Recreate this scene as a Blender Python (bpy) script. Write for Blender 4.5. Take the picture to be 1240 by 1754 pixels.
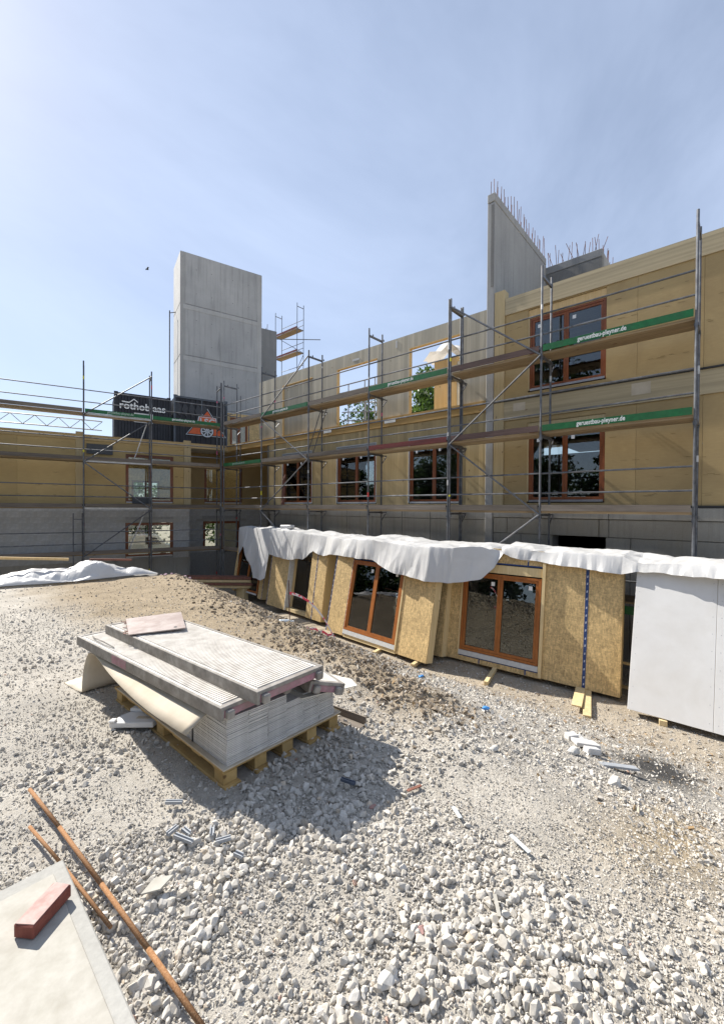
import bpy, bmesh, math, random
import numpy as np
from mathutils import Vector, Matrix
for o in list(bpy.data.objects): bpy.data.objects.remove(o)
SC = bpy.context.scene
COL = SC.collection
rnd = random.Random(7)
RNG = np.random.default_rng(11)

# ---------------------------------------------------------------- camera
EYE = 1.85
YAW, PITCH, ROLL, FPX = 0.84732, -0.010933, 0.0064754, 728.03   # focal length in pixels of a 1240 px wide picture
fw = Vector((math.sin(YAW)*math.cos(PITCH), math.cos(YAW)*math.cos(PITCH), math.sin(PITCH)))
rt = Vector((math.cos(YAW), -math.sin(YAW), 0)); up = rt.cross(fw)
c_, s_ = math.cos(ROLL), math.sin(ROLL)
rt, up = rt*c_ + up*s_, up*c_ - rt*s_
cam_d = bpy.data.cameras.new('camera'); cam = bpy.data.objects.new('camera', cam_d); COL.objects.link(cam)
cam.matrix_world = Matrix(((rt.x, up.x, -fw.x, 0), (rt.y, up.y, -fw.y, 0), (rt.z, up.z, -fw.z, EYE), (0, 0, 0, 1)))
cam_d.sensor_fit = 'HORIZONTAL'; cam_d.sensor_width = 28.837; cam_d.lens = FPX/1240*28.837
cam_d.shift_y = 0.0008; cam_d.clip_start = 0.05; cam_d.clip_end = 3000
SC.camera = cam

# ---------------------------------------------------------------- sky, sun, exposure
SUN_EL = math.radians(41.5)
SUN_TO = Vector((-0.055*math.cos(SUN_EL), math.cos(SUN_EL), math.sin(SUN_EL))).normalized()
world = bpy.data.worlds.new('World'); SC.world = world; world.use_nodes = True
wt = world.node_tree; wt.nodes.clear()
wo = wt.nodes.new('ShaderNodeOutputWorld'); wb = wt.nodes.new('ShaderNodeBackground')
sky = wt.nodes.new('ShaderNodeTexSky'); sky.sky_type = 'NISHITA'; sky.sun_disc = False
sky.sun_elevation = SUN_EL; sky.sun_rotation = math.atan2(SUN_TO.x, SUN_TO.y)
sky.air_density = 1.0; sky.dust_density = 0.7; sky.ozone_density = 1.6; sky.altitude = 500
wtc = wt.nodes.new('ShaderNodeTexCoord'); wmp = wt.nodes.new('ShaderNodeMapping')
wmp.inputs['Scale'].default_value = (0.8, 1.3, 1.7); wmp.inputs['Rotation'].default_value = (0.5, 0.25, 0.6)
wn = wt.nodes.new('ShaderNodeTexNoise'); wn.inputs['Scale'].default_value = 1.3; wn.inputs['Detail'].default_value = 6
wn.inputs['Roughness'].default_value = 0.62; wn.inputs['Distortion'].default_value = 0.5
wr = wt.nodes.new('ShaderNodeValToRGB'); wr.color_ramp.elements[0].position = 0.34; wr.color_ramp.elements[1].position = 0.80
wr.color_ramp.elements[0].color = (0.33, 0.33, 0.33, 1); wr.color_ramp.elements[1].color = (0.60, 0.60, 0.60, 1)
wm = wt.nodes.new('ShaderNodeMix'); wm.data_type = 'RGBA'; wm.blend_type = 'MIX'
L = wt.links
L.new(wtc.outputs['Generated'], wmp.inputs['Vector']); L.new(wmp.outputs[0], wn.inputs['Vector']); L.new(wn.outputs['Fac'], wr.inputs['Fac'])
L.new(sky.outputs[0], wm.inputs[6]); wm.inputs[7].default_value = (8.4, 9.8, 12.7, 1); L.new(wr.outputs[0], wm.inputs[0])
L.new(wm.outputs[2], wb.inputs['Color']); wb.inputs['Strength'].default_value = 0.063
L.new(wb.outputs[0], wo.inputs['Surface'])
sun_d = bpy.data.lights.new('sun', 'SUN'); sun_d.energy = 5.0; sun_d.angle = math.radians(0.53); sun_d.color = (1.0, 0.95, 0.87)
sun = bpy.data.objects.new('sun', sun_d); COL.objects.link(sun)
sun.rotation_euler = (-SUN_TO).to_track_quat('-Z', 'Y').to_euler(); sun.location = (0, 30, 40)
vs = SC.view_settings; vs.view_transform = 'Standard'; vs.look = 'None'; vs.exposure = 0.80; vs.gamma = 1.0; vs.use_curve_mapping = False
SC.render.engine = 'CYCLES'; SC.cycles.use_denoising = True
SC.cycles.max_bounces = 8; SC.cycles.transparent_max_bounces = 12; SC.cycles.caustics_reflective = False; SC.cycles.caustics_refractive = False

# ---------------------------------------------------------------- materials
MATS = {}
def new_mat(name):
    m = bpy.data.materials.new(name); m.use_nodes = True; nt = m.node_tree
    MATS[name] = m
    return m, nt, nt.nodes['Principled BSDF']
def N(nt, t, **kw):
    n = nt.nodes.new('ShaderNode'+t)
    for k, v in kw.items():
        if k in n.inputs: n.inputs[k].default_value = v
        else: setattr(n, k, v)
    return n
def ramp(nt, stops):
    r = nt.nodes.new('ShaderNodeValToRGB'); cr = r.color_ramp
    while len(cr.elements) < len(stops): cr.elements.new(0.5)
    for e, (p, c) in zip(cr.elements, stops):
        e.position = p; e.color = (c[0], c[1], c[2], 1) if not isinstance(c, (int, float)) else (c, c, c, 1)
    return r
def mixc(nt, a, b, fac, blend='MIX'):
    m = nt.nodes.new('ShaderNodeMix'); m.data_type = 'RGBA'; m.blend_type = blend
    for sock, v in ((m.inputs[0], fac), (m.inputs[6], a), (m.inputs[7], b)):
        if isinstance(v, (int, float)): sock.default_value = v
        elif isinstance(v, tuple): sock.default_value = (*v, 1)
        else: nt.links.new(v, sock)
    return m.outputs[2]
def coords(nt, scale=(1, 1, 1), kind='Object', rot=(0, 0, 0)):
    mp = nt.nodes.new('ShaderNodeMapping'); mp.inputs['Scale'].default_value = scale; mp.inputs['Rotation'].default_value = rot
    if kind == 'World':
        g = nt.nodes.new('ShaderNodeNewGeometry'); nt.links.new(g.outputs['Position'], mp.inputs['Vector'])
    else:
        t = nt.nodes.new('ShaderNodeTexCoord'); nt.links.new(t.outputs[kind], mp.inputs['Vector'])
    return mp.outputs[0]
def noise(nt, vec, scale, detail=4, rough=0.55, dist=0.0):
    n = N(nt, 'TexNoise', Scale=scale, Detail=detail, Roughness=rough, Distortion=dist); nt.links.new(vec, n.inputs['Vector'])
    return n.outputs['Fac']
def bump(nt, bsdf, h, strength=0.3, dist=0.01):
    b = N(nt, 'Bump', Strength=strength, Distance=dist); nt.links.new(h, b.inputs['Height']); nt.links.new(b.outputs[0], bsdf.inputs['Normal'])
def objrand(nt, col, lo=0.85, hi=1.12):
    oi = nt.nodes.new('ShaderNodeObjectInfo'); mr = N(nt, 'MapRange'); mr.inputs[3].default_value = lo; mr.inputs[4].default_value = hi
    nt.links.new(oi.outputs['Random'], mr.inputs[0])
    h = nt.nodes.new('ShaderNodeHueSaturation'); nt.links.new(mr.outputs[0], h.inputs['Value']); nt.links.new(col, h.inputs['Color'])
    return h.outputs[0]
def speck(name, c0, c1, scale=(1, 1, 1), ns=6, detail=6, rough=0.8, bs=0.25, bd=0.01, metal=0.0, kind='Object', rr=None, p0=0.35, p1=0.68, dirt=None, dirt_scale=1.3, dirt_amt=0.5, spec=0.4):
    """two-tone noise material with optional broad dirt and per-object variation"""
    m, nt, b = new_mat(name)
    v = coords(nt, scale, kind); f = noise(nt, v, ns, detail, 0.6)
    r = ramp(nt, [(p0, c0), (p1, c1)]); nt.links.new(f, r.inputs['Fac']); col = r.outputs[0]
    if dirt:
        v2 = coords(nt, (1, 1, 1), kind); f2 = noise(nt, v2, dirt_scale, 7, 0.65, 0.4)
        r2 = ramp(nt, [(0.42, 0.0), (0.72, dirt_amt)]); nt.links.new(f2, r2.inputs['Fac'])
        col = mixc(nt, col, dirt, r2.outputs[0])
    if rr: col = objrand(nt, col, *rr)
    nt.links.new(col, b.inputs['Base Color']); b.inputs['Roughness'].default_value = rough; b.inputs['Metallic'].default_value = metal
    b.inputs['Specular IOR Level'].default_value = spec
    if bs: bump(nt, b, f, bs, bd)
    return m
def timber(name, c0, c1, grain, knots=True, rough=0.75, board=0.0, board_axis=None, rr=None, stain=None, stain_amt=0.4, knot_scale=3.5, kind='Object', knot=(0.12, 0.06, 0.025), spec=0.25):
    """sawn or laminated wood: stretched grain, board-to-board tone, knots, weather stains; grain = scale vector (small along the grain)"""
    m, nt, b = new_mat(name)
    v = coords(nt, grain, kind); f = noise(nt, v, 1.0, 6, 0.65, 0.3)
    r = ramp(nt, [(0.3, c0), (0.7, c1)]); nt.links.new(f, r.inputs['Fac']); col = r.outputs[0]
    if board_axis is not None:
        sx = nt.nodes.new('ShaderNodeSeparateXYZ'); nt.links.new(coords(nt, (1, 1, 1), kind), sx.inputs[0])
        if isinstance(board_axis, tuple):
            ad = N(nt, 'Math', operation='ADD'); nt.links.new(sx.outputs[board_axis[0]], ad.inputs[0]); nt.links.new(sx.outputs[board_axis[1]], ad.inputs[1]); so = ad.outputs[0]
        else: so = sx.outputs[board_axis]
        ml = N(nt, 'Math', operation='MULTIPLY'); ml.inputs[1].default_value = 1/board; nt.links.new(so, ml.inputs[0])
        fl = N(nt, 'Math', operation='FLOOR'); nt.links.new(ml.outputs[0], fl.inputs[0])
        wnz = nt.nodes.new('ShaderNodeTexWhiteNoise'); wnz.noise_dimensions = '1D'; nt.links.new(fl.outputs[0], wnz.inputs['W'])
        r3 = ramp(nt, [(0.0, 0.82), (1.0, 1.1)]); nt.links.new(wnz.outputs['Value'], r3.inputs['Fac'])
        col = mixc(nt, col, r3.outputs[0], 1.0, 'MULTIPLY')
        fr = N(nt, 'Math', operation='FRACT'); nt.links.new(ml.outputs[0], fr.inputs[0])
        r4 = ramp(nt, [(0.0, 0.72), (0.035, 1.0)]); nt.links.new(fr.outputs[0], r4.inputs['Fac'])
        col = mixc(nt, col, r4.outputs[0], 1.0, 'MULTIPLY')
    if knots:
        g2 = tuple(max(0.55, min(1.0, x/12)) for x in grain)
        vo = N(nt, 'TexVoronoi', Scale=knot_scale, Randomness=1.0); nt.links.new(coords(nt, g2, kind), vo.inputs['Vector'])
        rk = ramp(nt, [(0.045, 0.85), (0.085, 0.0)]); nt.links.new(vo.outputs['Distance'], rk.inputs['Fac'])
        col = mixc(nt, col, knot, rk.outputs[0])
    if stain:
        f2 = noise(nt, coords(nt, tuple(0.25*x**0.5 for x in grain), kind), 2.2, 6, 0.6, 0.5)
        r2 = ramp(nt, [(0.42, 0.0), (0.7, stain_amt)]); nt.links.new(f2, r2.inputs['Fac']); col = mixc(nt, col, stain, r2.outputs[0])
    if rr: col = objrand(nt, col, *rr)
    nt.links.new(col, b.inputs['Base Color']); b.inputs['Roughness'].default_value = rough
    b.inputs['Specular IOR Level'].default_value = spec
    bump(nt, b, f, 0.18, 0.004)
    return m
def plain(name, c, rough=0.5, metal=0.0, spec=0.5):
    m, nt, b = new_mat(name); f = noise(nt, coords(nt), 14, 5, 0.6)
    r = ramp(nt, [(0.3, tuple(x*0.86 for x in c)), (0.75, tuple(min(1, x*1.06) for x in c))]); nt.links.new(f, r.inputs['Fac'])
    nt.links.new(r.outputs[0], b.inputs['Base Color']); b.inputs['Roughness'].default_value = rough; b.inputs['Metallic'].default_value = metal
    b.inputs['Specular IOR Level'].default_value = spec
    return m
def osb(name, base=(0.58, 0.42, 0.205), kind='Object'):
    m, nt, b = new_mat(name); col = None
    cols = [(tuple(x*0.58 for x in base), tuple(min(1, x*1.28) for x in base)), (tuple(x*0.80 for x in base), tuple(min(1, x*1.5) for x in base))]
    hs_ = []
    for i, (rot, sc) in enumerate((((0.3, 0.9, 0.5), (10, 46, 46)), ((1.2, -0.4, -0.6), (46, 12, 40)), ((0.1, 0.2, 1.3), (34, 42, 10)))):
        vo = N(nt, 'TexVoronoi', Scale=1.0); vo.distance = 'EUCLIDEAN'; nt.links.new(coords(nt, sc, kind, rot), vo.inputs['Vector'])
        sx = nt.nodes.new('ShaderNodeSeparateColor'); nt.links.new(vo.outputs['Color'], sx.inputs[0]); hs_.append(sx.outputs[0])
        r = ramp(nt, [(0.0, cols[0][0]), (0.55, base), (1.0, cols[1][1])]); nt.links.new(sx.outputs[0], r.inputs['Fac'])
        col = r.outputs[0] if col is None else mixc(nt, col, r.outputs[0], 0.45)
    f = noise(nt, coords(nt, (1, 1, 1), kind), 1.6, 5); r2 = ramp(nt, [(0.35, 0.84), (0.7, 1.06)]); nt.links.new(f, r2.inputs['Fac'])
    col = mixc(nt, col, r2.outputs[0], 1.0, 'MULTIPLY')
    nt.links.new(col, b.inputs['Base Color']); b.inputs['Roughness'].default_value = 0.62; b.inputs['Specular IOR Level'].default_value = 0.3
    bump(nt, b, hs_[0], 0.12, 0.003)
    return m
def concrete(name, c0, c1, streak=0.5, kind='Object', bd=0.006, dark=(0.13, 0.13, 0.125), tint=None):
    m, nt, b = new_mat(name)
    f1 = noise(nt, coords(nt, (1, 1, 1), kind), 0.55, 8, 0.6, 0.3); r1 = ramp(nt, [(0.3, c0), (0.72, c1)]); nt.links.new(f1, r1.inputs['Fac']); col = r1.outputs[0]
    f2 = noise(nt, coords(nt, (3.0, 3.0, 0.16), kind), 2.0, 6, 0.65, 0.2); r2 = ramp(nt, [(0.5, 0.0), (0.78, streak)]); nt.links.new(f2, r2.inputs['Fac'])
    col = mixc(nt, col, dark, r2.outputs[0])
    f3 = noise(nt, coords(nt, (1, 1, 1), kind), 38, 4, 0.7); r3 = ramp(nt, [(0.3, 0.9), (0.7, 1.08)]); nt.links.new(f3, r3.inputs['Fac']); col = mixc(nt, col, r3.outputs[0], 1.0, 'MULTIPLY')
    vo = N(nt, 'TexVoronoi', Scale=9.0); nt.links.new(coords(nt, (1, 1, 1), kind), vo.inputs['Vector'])
    rk = ramp(nt, [(0.03, 0.55), (0.07, 0.0)]); nt.links.new(vo.outputs['Distance'], rk.inputs['Fac']); col = mixc(nt, col, dark, rk.outputs[0])
    if tint:
        f4 = noise(nt, coords(nt, (1, 1, 0.6), kind), 0.9, 5, 0.6); r4 = ramp(nt, [(0.5, 0.0), (0.75, 0.5)]); nt.links.new(f4, r4.inputs['Fac']); col = mixc(nt, col, tint, r4.outputs[0])
    nt.links.new(col, b.inputs['Base Color']); b.inputs['Roughness'].default_value = 0.85; b.inputs['Specular IOR Level'].default_value = 0.25
    bump(nt, b, f3, 0.25, bd)
    return m

M = MATS
concrete('concrete_light', (0.40, 0.395, 0.385), (0.50, 0.495, 0.48), 0.5, dark=(0.24, 0.215, 0.175))
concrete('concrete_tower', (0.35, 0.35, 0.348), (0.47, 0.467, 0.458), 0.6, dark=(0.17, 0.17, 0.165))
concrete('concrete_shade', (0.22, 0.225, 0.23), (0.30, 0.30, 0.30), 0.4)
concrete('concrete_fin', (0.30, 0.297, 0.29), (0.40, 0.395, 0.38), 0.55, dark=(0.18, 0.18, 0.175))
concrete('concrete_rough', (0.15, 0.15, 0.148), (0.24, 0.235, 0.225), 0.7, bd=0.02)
concrete('concrete_plinth', (0.26, 0.25, 0.225), (0.36, 0.345, 0.31), 0.55, tint=(0.30, 0.26, 0.19))
concrete('concrete_slab', (0.33, 0.32, 0.29), (0.42, 0.41, 0.38), 0.25)
speck('mortar', (0.26, 0.26, 0.255), (0.34, 0.335, 0.32), ns=14, kind='World')
speck('aac_block', (0.36, 0.365, 0.37), (0.47, 0.47, 0.46), ns=9, rr=(0.93, 1.05), dirt=(0.30, 0.27, 0.20), dirt_scale=2.0, dirt_amt=0.5)
timber('clt_gray', (0.435, 0.39, 0.30), (0.54, 0.49, 0.385), (26, 26, 0.7), board=0.14, board_axis=1, stain=(0.34, 0.32, 0.275), stain_amt=0.5, knot_scale=4.2)
timber('clt_yellow', (0.43, 0.325, 0.165), (0.55, 0.43, 0.235), (24, 24, 0.7), board=0.14, board_axis=1, stain=(0.36, 0.27, 0.15), stain_amt=0.35, knot_scale=4.2)
timber('clt_edge', (0.42, 0.26, 0.09), (0.56, 0.37, 0.15), (6, 0.6, 30), knots=True, stain=(0.25, 0.16, 0.07), stain_amt=0.5)
timber('glulam', (0.40, 0.33, 0.21), (0.52, 0.435, 0.285), (20, 0.5, 28), board=0.04, board_axis=2, stain=(0.33, 0.28, 0.19), stain_amt=0.5, knot_scale=2.6)
timber('glulam_local', (0.50, 0.36, 0.17), (0.62, 0.46, 0.24), (0.5, 20, 28), board=0.04, board_axis=2, stain=(0.36, 0.28, 0.16), stain_amt=0.3, knot_scale=2.6)
timber('post_wood', (0.47, 0.36, 0.19), (0.60, 0.48, 0.28), (24, 24, 0.8), stain=(0.36, 0.29, 0.18), stain_amt=0.35, knot_scale=4)
timber('fresh_wood', (0.55, 0.38, 0.17), (0.68, 0.50, 0.27), (20, 20, 0.9), rr=(0.9, 1.08), knot_scale=4)
timber('stud_wood', (0.54, 0.41, 0.21), (0.68, 0.54, 0.31), (18, 18, 0.8), rr=(0.88, 1.1), knot_scale=3.5, kind='World')
timber('window_wood', (0.15, 0.042, 0.010), (0.25, 0.075, 0.020), (12, 12, 4), knots=False, rough=0.42, spec=0.5)
timber('window_wood_light', (0.24, 0.075, 0.014), (0.38, 0.13, 0.026), (12, 12, 4), knots=False, rough=0.42, spec=0.5, kind='World')
timber('plank_gray', (0.115, 0.098, 0.082), (0.235, 0.20, 0.165), (14, 0.8, 40), knots=True, stain=(0.07, 0.055, 0.045), stain_amt=0.6, rr=(0.75, 1.25), knot_scale=2.5)
timber('plank_gray_local', (0.115, 0.098, 0.082), (0.235, 0.20, 0.165), (0.8, 14, 40), knots=True, stain=(0.07, 0.055, 0.045), stain_amt=0.6, rr=(0.75, 1.25), knot_scale=2.5)
timber('deck_under', (0.25, 0.185, 0.11), (0.42, 0.32, 0.20), (14, 0.6, 20), knots=True, stain=(0.14, 0.10, 0.07), stain_amt=0.55, rr=(0.8, 1.15), knot_scale=2.2)
timber('deck_under_local', (0.25, 0.185, 0.11), (0.42, 0.32, 0.20), (0.6, 14, 20), knots=True, stain=(0.14, 0.10, 0.07), stain_amt=0.55, rr=(0.8, 1.15), knot_scale=2.2)
timber('toe_brown', (0.085, 0.055, 0.05), (0.15, 0.10, 0.088), (14, 0.8, 40), knots=False, stain=(0.05, 0.04, 0.038), stain_amt=0.6)
timber('toe_red', (0.12, 0.030, 0.030), (0.20, 0.055, 0.05), (14, 0.8, 40), knots=False, stain=(0.06, 0.03, 0.03), stain_amt=0.6)
timber('red_plank', (0.15, 0.062, 0.042), (0.26, 0.12, 0.085), (14, 14, 0.8), stain=(0.10, 0.06, 0.05), stain_amt=0.5)
speck('toe_green', (0.006, 0.105, 0.030), (0.012, 0.150, 0.045), ns=10, rough=0.5, bs=0.1, dirt=(0.045, 0.09, 0.05), dirt_amt=0.5, dirt_scale=3)
plain('letter_white', (0.78, 0.79, 0.78), 0.55)
plain('letter_faded', (0.45, 0.55, 0.47), 0.6)
speck('steel_tube', (0.085, 0.092, 0.105), (0.19, 0.20, 0.215), ns=7, rough=0.55, bs=0.1, metal=0.45, dirt=(0.13, 0.11, 0.10), dirt_scale=3.0, dirt_amt=0.55, rr=(0.78, 1.2), kind='World')
speck('steel_light', (0.42, 0.42, 0.42), (0.60, 0.60, 0.585), ns=8, rough=0.45, bs=0.08, metal=0.3, dirt=(0.28, 0.26, 0.23), dirt_scale=3.0, dirt_amt=0.5)
plain('paint_red', (0.50, 0.045, 0.04), 0.5); plain('paint_pink', (0.50, 0.10, 0.20), 0.6); plain('foil_pink', (0.52, 0.36, 0.45), 0.5); plain('paint_yellow', (0.62, 0.55, 0.03), 0.5)
plain('sticker', (0.80, 0.81, 0.80), 0.5)
plain('black_strip', (0.018, 0.018, 0.02), 0.6)
plain('shutter_gray', (0.42, 0.43, 0.45), 0.5); plain('sill_white', (0.56, 0.57, 0.57), 0.45); plain('sill_alu', (0.32, 0.32, 0.35), 0.35, 0.6)
plain('dark_gray', (0.09, 0.095, 0.10), 0.7)
speck('cladding_board', (0.37, 0.265, 0.122), (0.44, 0.325, 0.158), scale=(1, 1, 7), ns=5, rough=0.7, bs=0.08, p0=0.2, p1=0.8, dirt=(0.30, 0.21, 0.10), dirt_scale=0.9, dirt_amt=0.65, rr=(0.93, 1.06))
speck('cladding_left', (0.47, 0.335, 0.145), (0.55, 0.405, 0.185), scale=(1, 1, 7), ns=5, rough=0.7, bs=0.08, p0=0.2, p1=0.8, dirt=(0.40, 0.285, 0.125), dirt_scale=0.9, dirt_amt=0.6, rr=(0.93, 1.06))  # yellower boards, also lightened to stand in for bounce off the ground
plain('print_gray', (0.275, 0.195, 0.085), 0.8)
osb('osb'); osb('osb_world', kind='World'); osb('osb_shade', (0.46, 0.31, 0.14))
speck('tape_blue', (0.018, 0.040, 0.135), (0.035, 0.075, 0.21), ns=30, rough=0.45, bs=0.1)
plain('tape_print', (0.42, 0.46, 0.56), 0.5)
speck('rebar_rust', (0.085, 0.038, 0.035), (0.19, 0.085, 0.062), ns=14, rough=0.85, bs=0.3, kind='World', rr=(0.7, 1.3))
speck('rod_rust', (0.23, 0.105, 0.04), (0.36, 0.20, 0.095), ns=160, rough=0.85, bs=0.35, kind='World', p0=0.40, p1=0.66)
speck('container_black', (0.010, 0.011, 0.016), (0.020, 0.021, 0.028), ns=3, rough=0.5, bs=0.05, dirt=(0.035, 0.034, 0.036), dirt_amt=0.4)
speck('container_gray', (0.060, 0.070, 0.085), (0.10, 0.115, 0.135), ns=3, rough=0.5, bs=0.05)
speck('emblem_orange', (0.50, 0.085, 0.022), (0.62, 0.12, 0.035), ns=5, rough=0.5, bs=0)
plain('emblem_silver', (0.50, 0.53, 0.56), 0.45); plain('emblem_black', (0.012, 0.012, 0.014), 0.5); plain('emblem_shadow', (0.030, 0.032, 0.038), 0.5)
speck('gypsum_edge', (0.54, 0.525, 0.50), (0.65, 0.635, 0.61), ns=18, rough=0.85, bs=0.15, rr=(0.88, 1.06))
speck('card_brown', (0.49, 0.43, 0.335), (0.60, 0.535, 0.43), ns=3, rough=0.8, bs=0.1, dirt=(0.36, 0.27, 0.17), dirt_amt=0.5)
speck('card_white', (0.62, 0.585, 0.50), (0.72, 0.69, 0.61), ns=3, rough=0.8, bs=0.1)
timber('pallet_wood', (0.42, 0.27, 0.10), (0.58, 0.40, 0.17), (10, 10, 10), rr=(0.8, 1.15), stain=(0.28, 0.19, 0.10), stain_amt=0.4, knot_scale=6, kind='World')
speck('deck_alu', (0.50, 0.465, 0.415), (0.68, 0.65, 0.60), ns=11, rough=0.72, bs=0.2, dirt=(0.70, 0.67, 0.62), dirt_scale=5.0, dirt_amt=0.85)
speck('deck_edge', (0.21, 0.195, 0.175), (0.38, 0.355, 0.32), ns=12, rough=0.7, bs=0.2, dirt=(0.17, 0.14, 0.115), dirt_scale=5, dirt_amt=0.6)
speck('deck_pink', (0.33, 0.15, 0.19), (0.44, 0.25, 0.28), ns=22, rough=0.7, bs=0.1, dirt=(0.25, 0.20, 0.18), dirt_scale=9, dirt_amt=0.8)
speck('plywood_brown', (0.235, 0.175, 0.155), (0.32, 0.25, 0.225), ns=4, rough=0.6, bs=0.05, dirt=(0.46, 0.42, 0.39), dirt_scale=9, dirt_amt=0.55)
speck('foam_white', (0.655, 0.65, 0.64), (0.69, 0.685, 0.675), ns=2.5, rough=0.85, bs=0.03, dirt=(0.50, 0.47, 0.42), dirt_scale=1.1, dirt_amt=0.35)
speck('tile_pale', (0.38, 0.36, 0.31), (0.48, 0.46, 0.41), ns=9, rough=0.85, dirt=(0.28, 0.255, 0.21), dirt_scale=6, dirt_amt=0.6)
plain('plastic_gray', (0.34, 0.36, 0.385), 0.5); plain('plastic_dark', (0.10, 0.12, 0.16), 0.5); plain('plastic_blue', (0.06, 0.25, 0.58), 0.4); plain('plastic_clear', (0.66, 0.71, 0.72), 0.25)
speck('brick_red', (0.19, 0.055, 0.04), (0.26, 0.085, 0.062), ns=25, rough=0.85)
speck('brick_face', (0.40, 0.26, 0.23), (0.54, 0.40, 0.36), ns=18, rough=0.9)
speck('tape_rw', (0.75, 0.70, 0.70), (0.74, 0.07, 0.12), scale=(1, 1, 1), ns=9, p0=0.49, p1=0.51, rough=0.4, bs=0, kind='World')
speck('bark', (0.06, 0.045, 0.032), (0.12, 0.095, 0.07), scale=(8, 8, 2), ns=4, rough=0.9, bs=0.5, bd=0.03)
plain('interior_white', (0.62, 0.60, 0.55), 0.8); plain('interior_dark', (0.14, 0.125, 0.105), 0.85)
plain('car_white', (0.68, 0.69, 0.70), 0.3)

def leaf_mat(name, c0, c1):
    m, nt, b = new_mat(name)
    g = nt.nodes.new('ShaderNodeAttribute'); g.attribute_name = 'tint'
    r = ramp(nt, [(0.0, c0), (1.0, c1)]); nt.links.new(g.outputs['Fac'], r.inputs['Fac'])
    nt.links.new(r.outputs[0], b.inputs['Base Color']); b.inputs['Roughness'].default_value = 0.5
    tr = N(nt, 'BsdfTranslucent'); nt.links.new(r.outputs[0], tr.inputs['Color'])
    mx = N(nt, 'MixShader'); mx.inputs[0].default_value = 0.45; nt.links.new(b.outputs[0], mx.inputs[1]); nt.links.new(tr.outputs[0], mx.inputs[2])
    nt.links.new(mx.outputs[0], nt.nodes['Material Output'].inputs['Surface'])
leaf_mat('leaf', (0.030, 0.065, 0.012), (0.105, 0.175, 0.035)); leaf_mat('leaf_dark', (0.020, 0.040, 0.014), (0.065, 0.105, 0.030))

def glass_mat(name, tint, f0):
    m, nt, b = new_mat(name); nt.nodes.remove(b)
    tr = N(nt, 'BsdfTransparent'); tr.inputs['Color'].default_value = (*tint, 1)
    gl = N(nt, 'BsdfGlossy'); gl.inputs['Roughness'].default_value = 0.005; gl.inputs['Color'].default_value = (0.95, 0.97, 1.0, 1)
    lw = N(nt, 'Fresnel', IOR=1.52); ad = N(nt, 'Math', operation='MULTIPLY_ADD'); ad.inputs[1].default_value = 1.35; ad.inputs[2].default_value = f0
    ad.use_clamp = True; nt.links.new(lw.outputs[0], ad.inputs[0])
    f = noise(nt, coords(nt, (1, 1, 1), 'World'), 1.4, 2); bp = N(nt, 'Bump', Strength=0.05, Distance=0.02); nt.links.new(f, bp.inputs['Height']); nt.links.new(bp.outputs[0], gl.inputs['Normal'])
    mx = N(nt, 'MixShader'); nt.links.new(ad.outputs[0], mx.inputs[0]); nt.links.new(tr.outputs[0], mx.inputs[1]); nt.links.new(gl.outputs[0], mx.inputs[2])
    nt.links.new(mx.outputs[0], nt.nodes['Material Output'].inputs['Surface'])
glass_mat('glass', (0.80, 0.84, 0.82), 0.015)

def sheet_mat(name, c):
    m, nt, b = new_mat(name)
    v = coords(nt, (1, 1, 1), 'World'); f = noise(nt, v, 2.4, 6, 0.6, 0.8); f2 = noise(nt, v, 13, 5, 0.6, 1.2)
    r = ramp(nt, [(0.3, tuple(x*0.9 for x in c)), (0.7, c)]); nt.links.new(f, r.inputs['Fac'])
    nt.links.new(r.outputs[0], b.inputs['Base Color']); b.inputs['Roughness'].default_value = 0.45; b.inputs['Specular IOR Level'].default_value = 0.4
    bump(nt, b, f2, 0.16, 0.02)
    tr = N(nt, 'BsdfTranslucent'); tr.inputs['Color'].default_value = (*c, 1)
    mx = N(nt, 'MixShader'); mx.inputs[0].default_value = 0.22; nt.links.new(b.outputs[0], mx.inputs[1]); nt.links.new(tr.outputs[0], mx.inputs[2])
    nt.links.new(mx.outputs[0], nt.nodes['Material Output'].inputs['Surface'])
sheet_mat('sheet_white', (0.70, 0.695, 0.685))

def stone_mat(name, stops, kind='World', bs=0.35):
    m, nt, b = new_mat(name)
    g = nt.nodes.new('ShaderNodeAttribute'); g.attribute_name = 'tint'
    r = ramp(nt, stops); nt.links.new(g.outputs['Fac'], r.inputs['Fac'])
    f = noise(nt, coords(nt, (1, 1, 1), kind), 55, 5, 0.65); r2 = ramp(nt, [(0.3, 0.86), (0.72, 1.06)]); nt.links.new(f, r2.inputs['Fac'])
    nt.links.new(mixc(nt, r.outputs[0], r2.outputs[0], 1.0, 'MULTIPLY'), b.inputs['Base Color'])
    b.inputs['Roughness'].default_value = 0.9; b.inputs['Specular IOR Level'].default_value = 0.2
    bump(nt, b, f, bs, 0.006)
stone_mat('stone_pale', [(0.0, (0.294, 0.266, 0.229)), (0.2, (0.434, 0.402, 0.352)), (0.6, (0.532, 0.498, 0.443)), (0.9, (0.636, 0.600, 0.545)), (0.975, (0.612, 0.516, 0.398)), (1.0, (0.440, 0.300, 0.240))])
stone_mat('clod', [(0.0, (0.14, 0.108, 0.075)), (0.6, (0.26, 0.208, 0.15)), (1.0, (0.37, 0.31, 0.24))], bs=0.6)
stone_mat('litter', [(0.0, (0.62, 0.61, 0.58)), (0.45, (0.45, 0.40, 0.33)), (0.7, (0.30, 0.20, 0.10)), (0.85, (0.12, 0.115, 0.11)), (1.0, (0.42, 0.30, 0.17))], bs=0.2)

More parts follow.
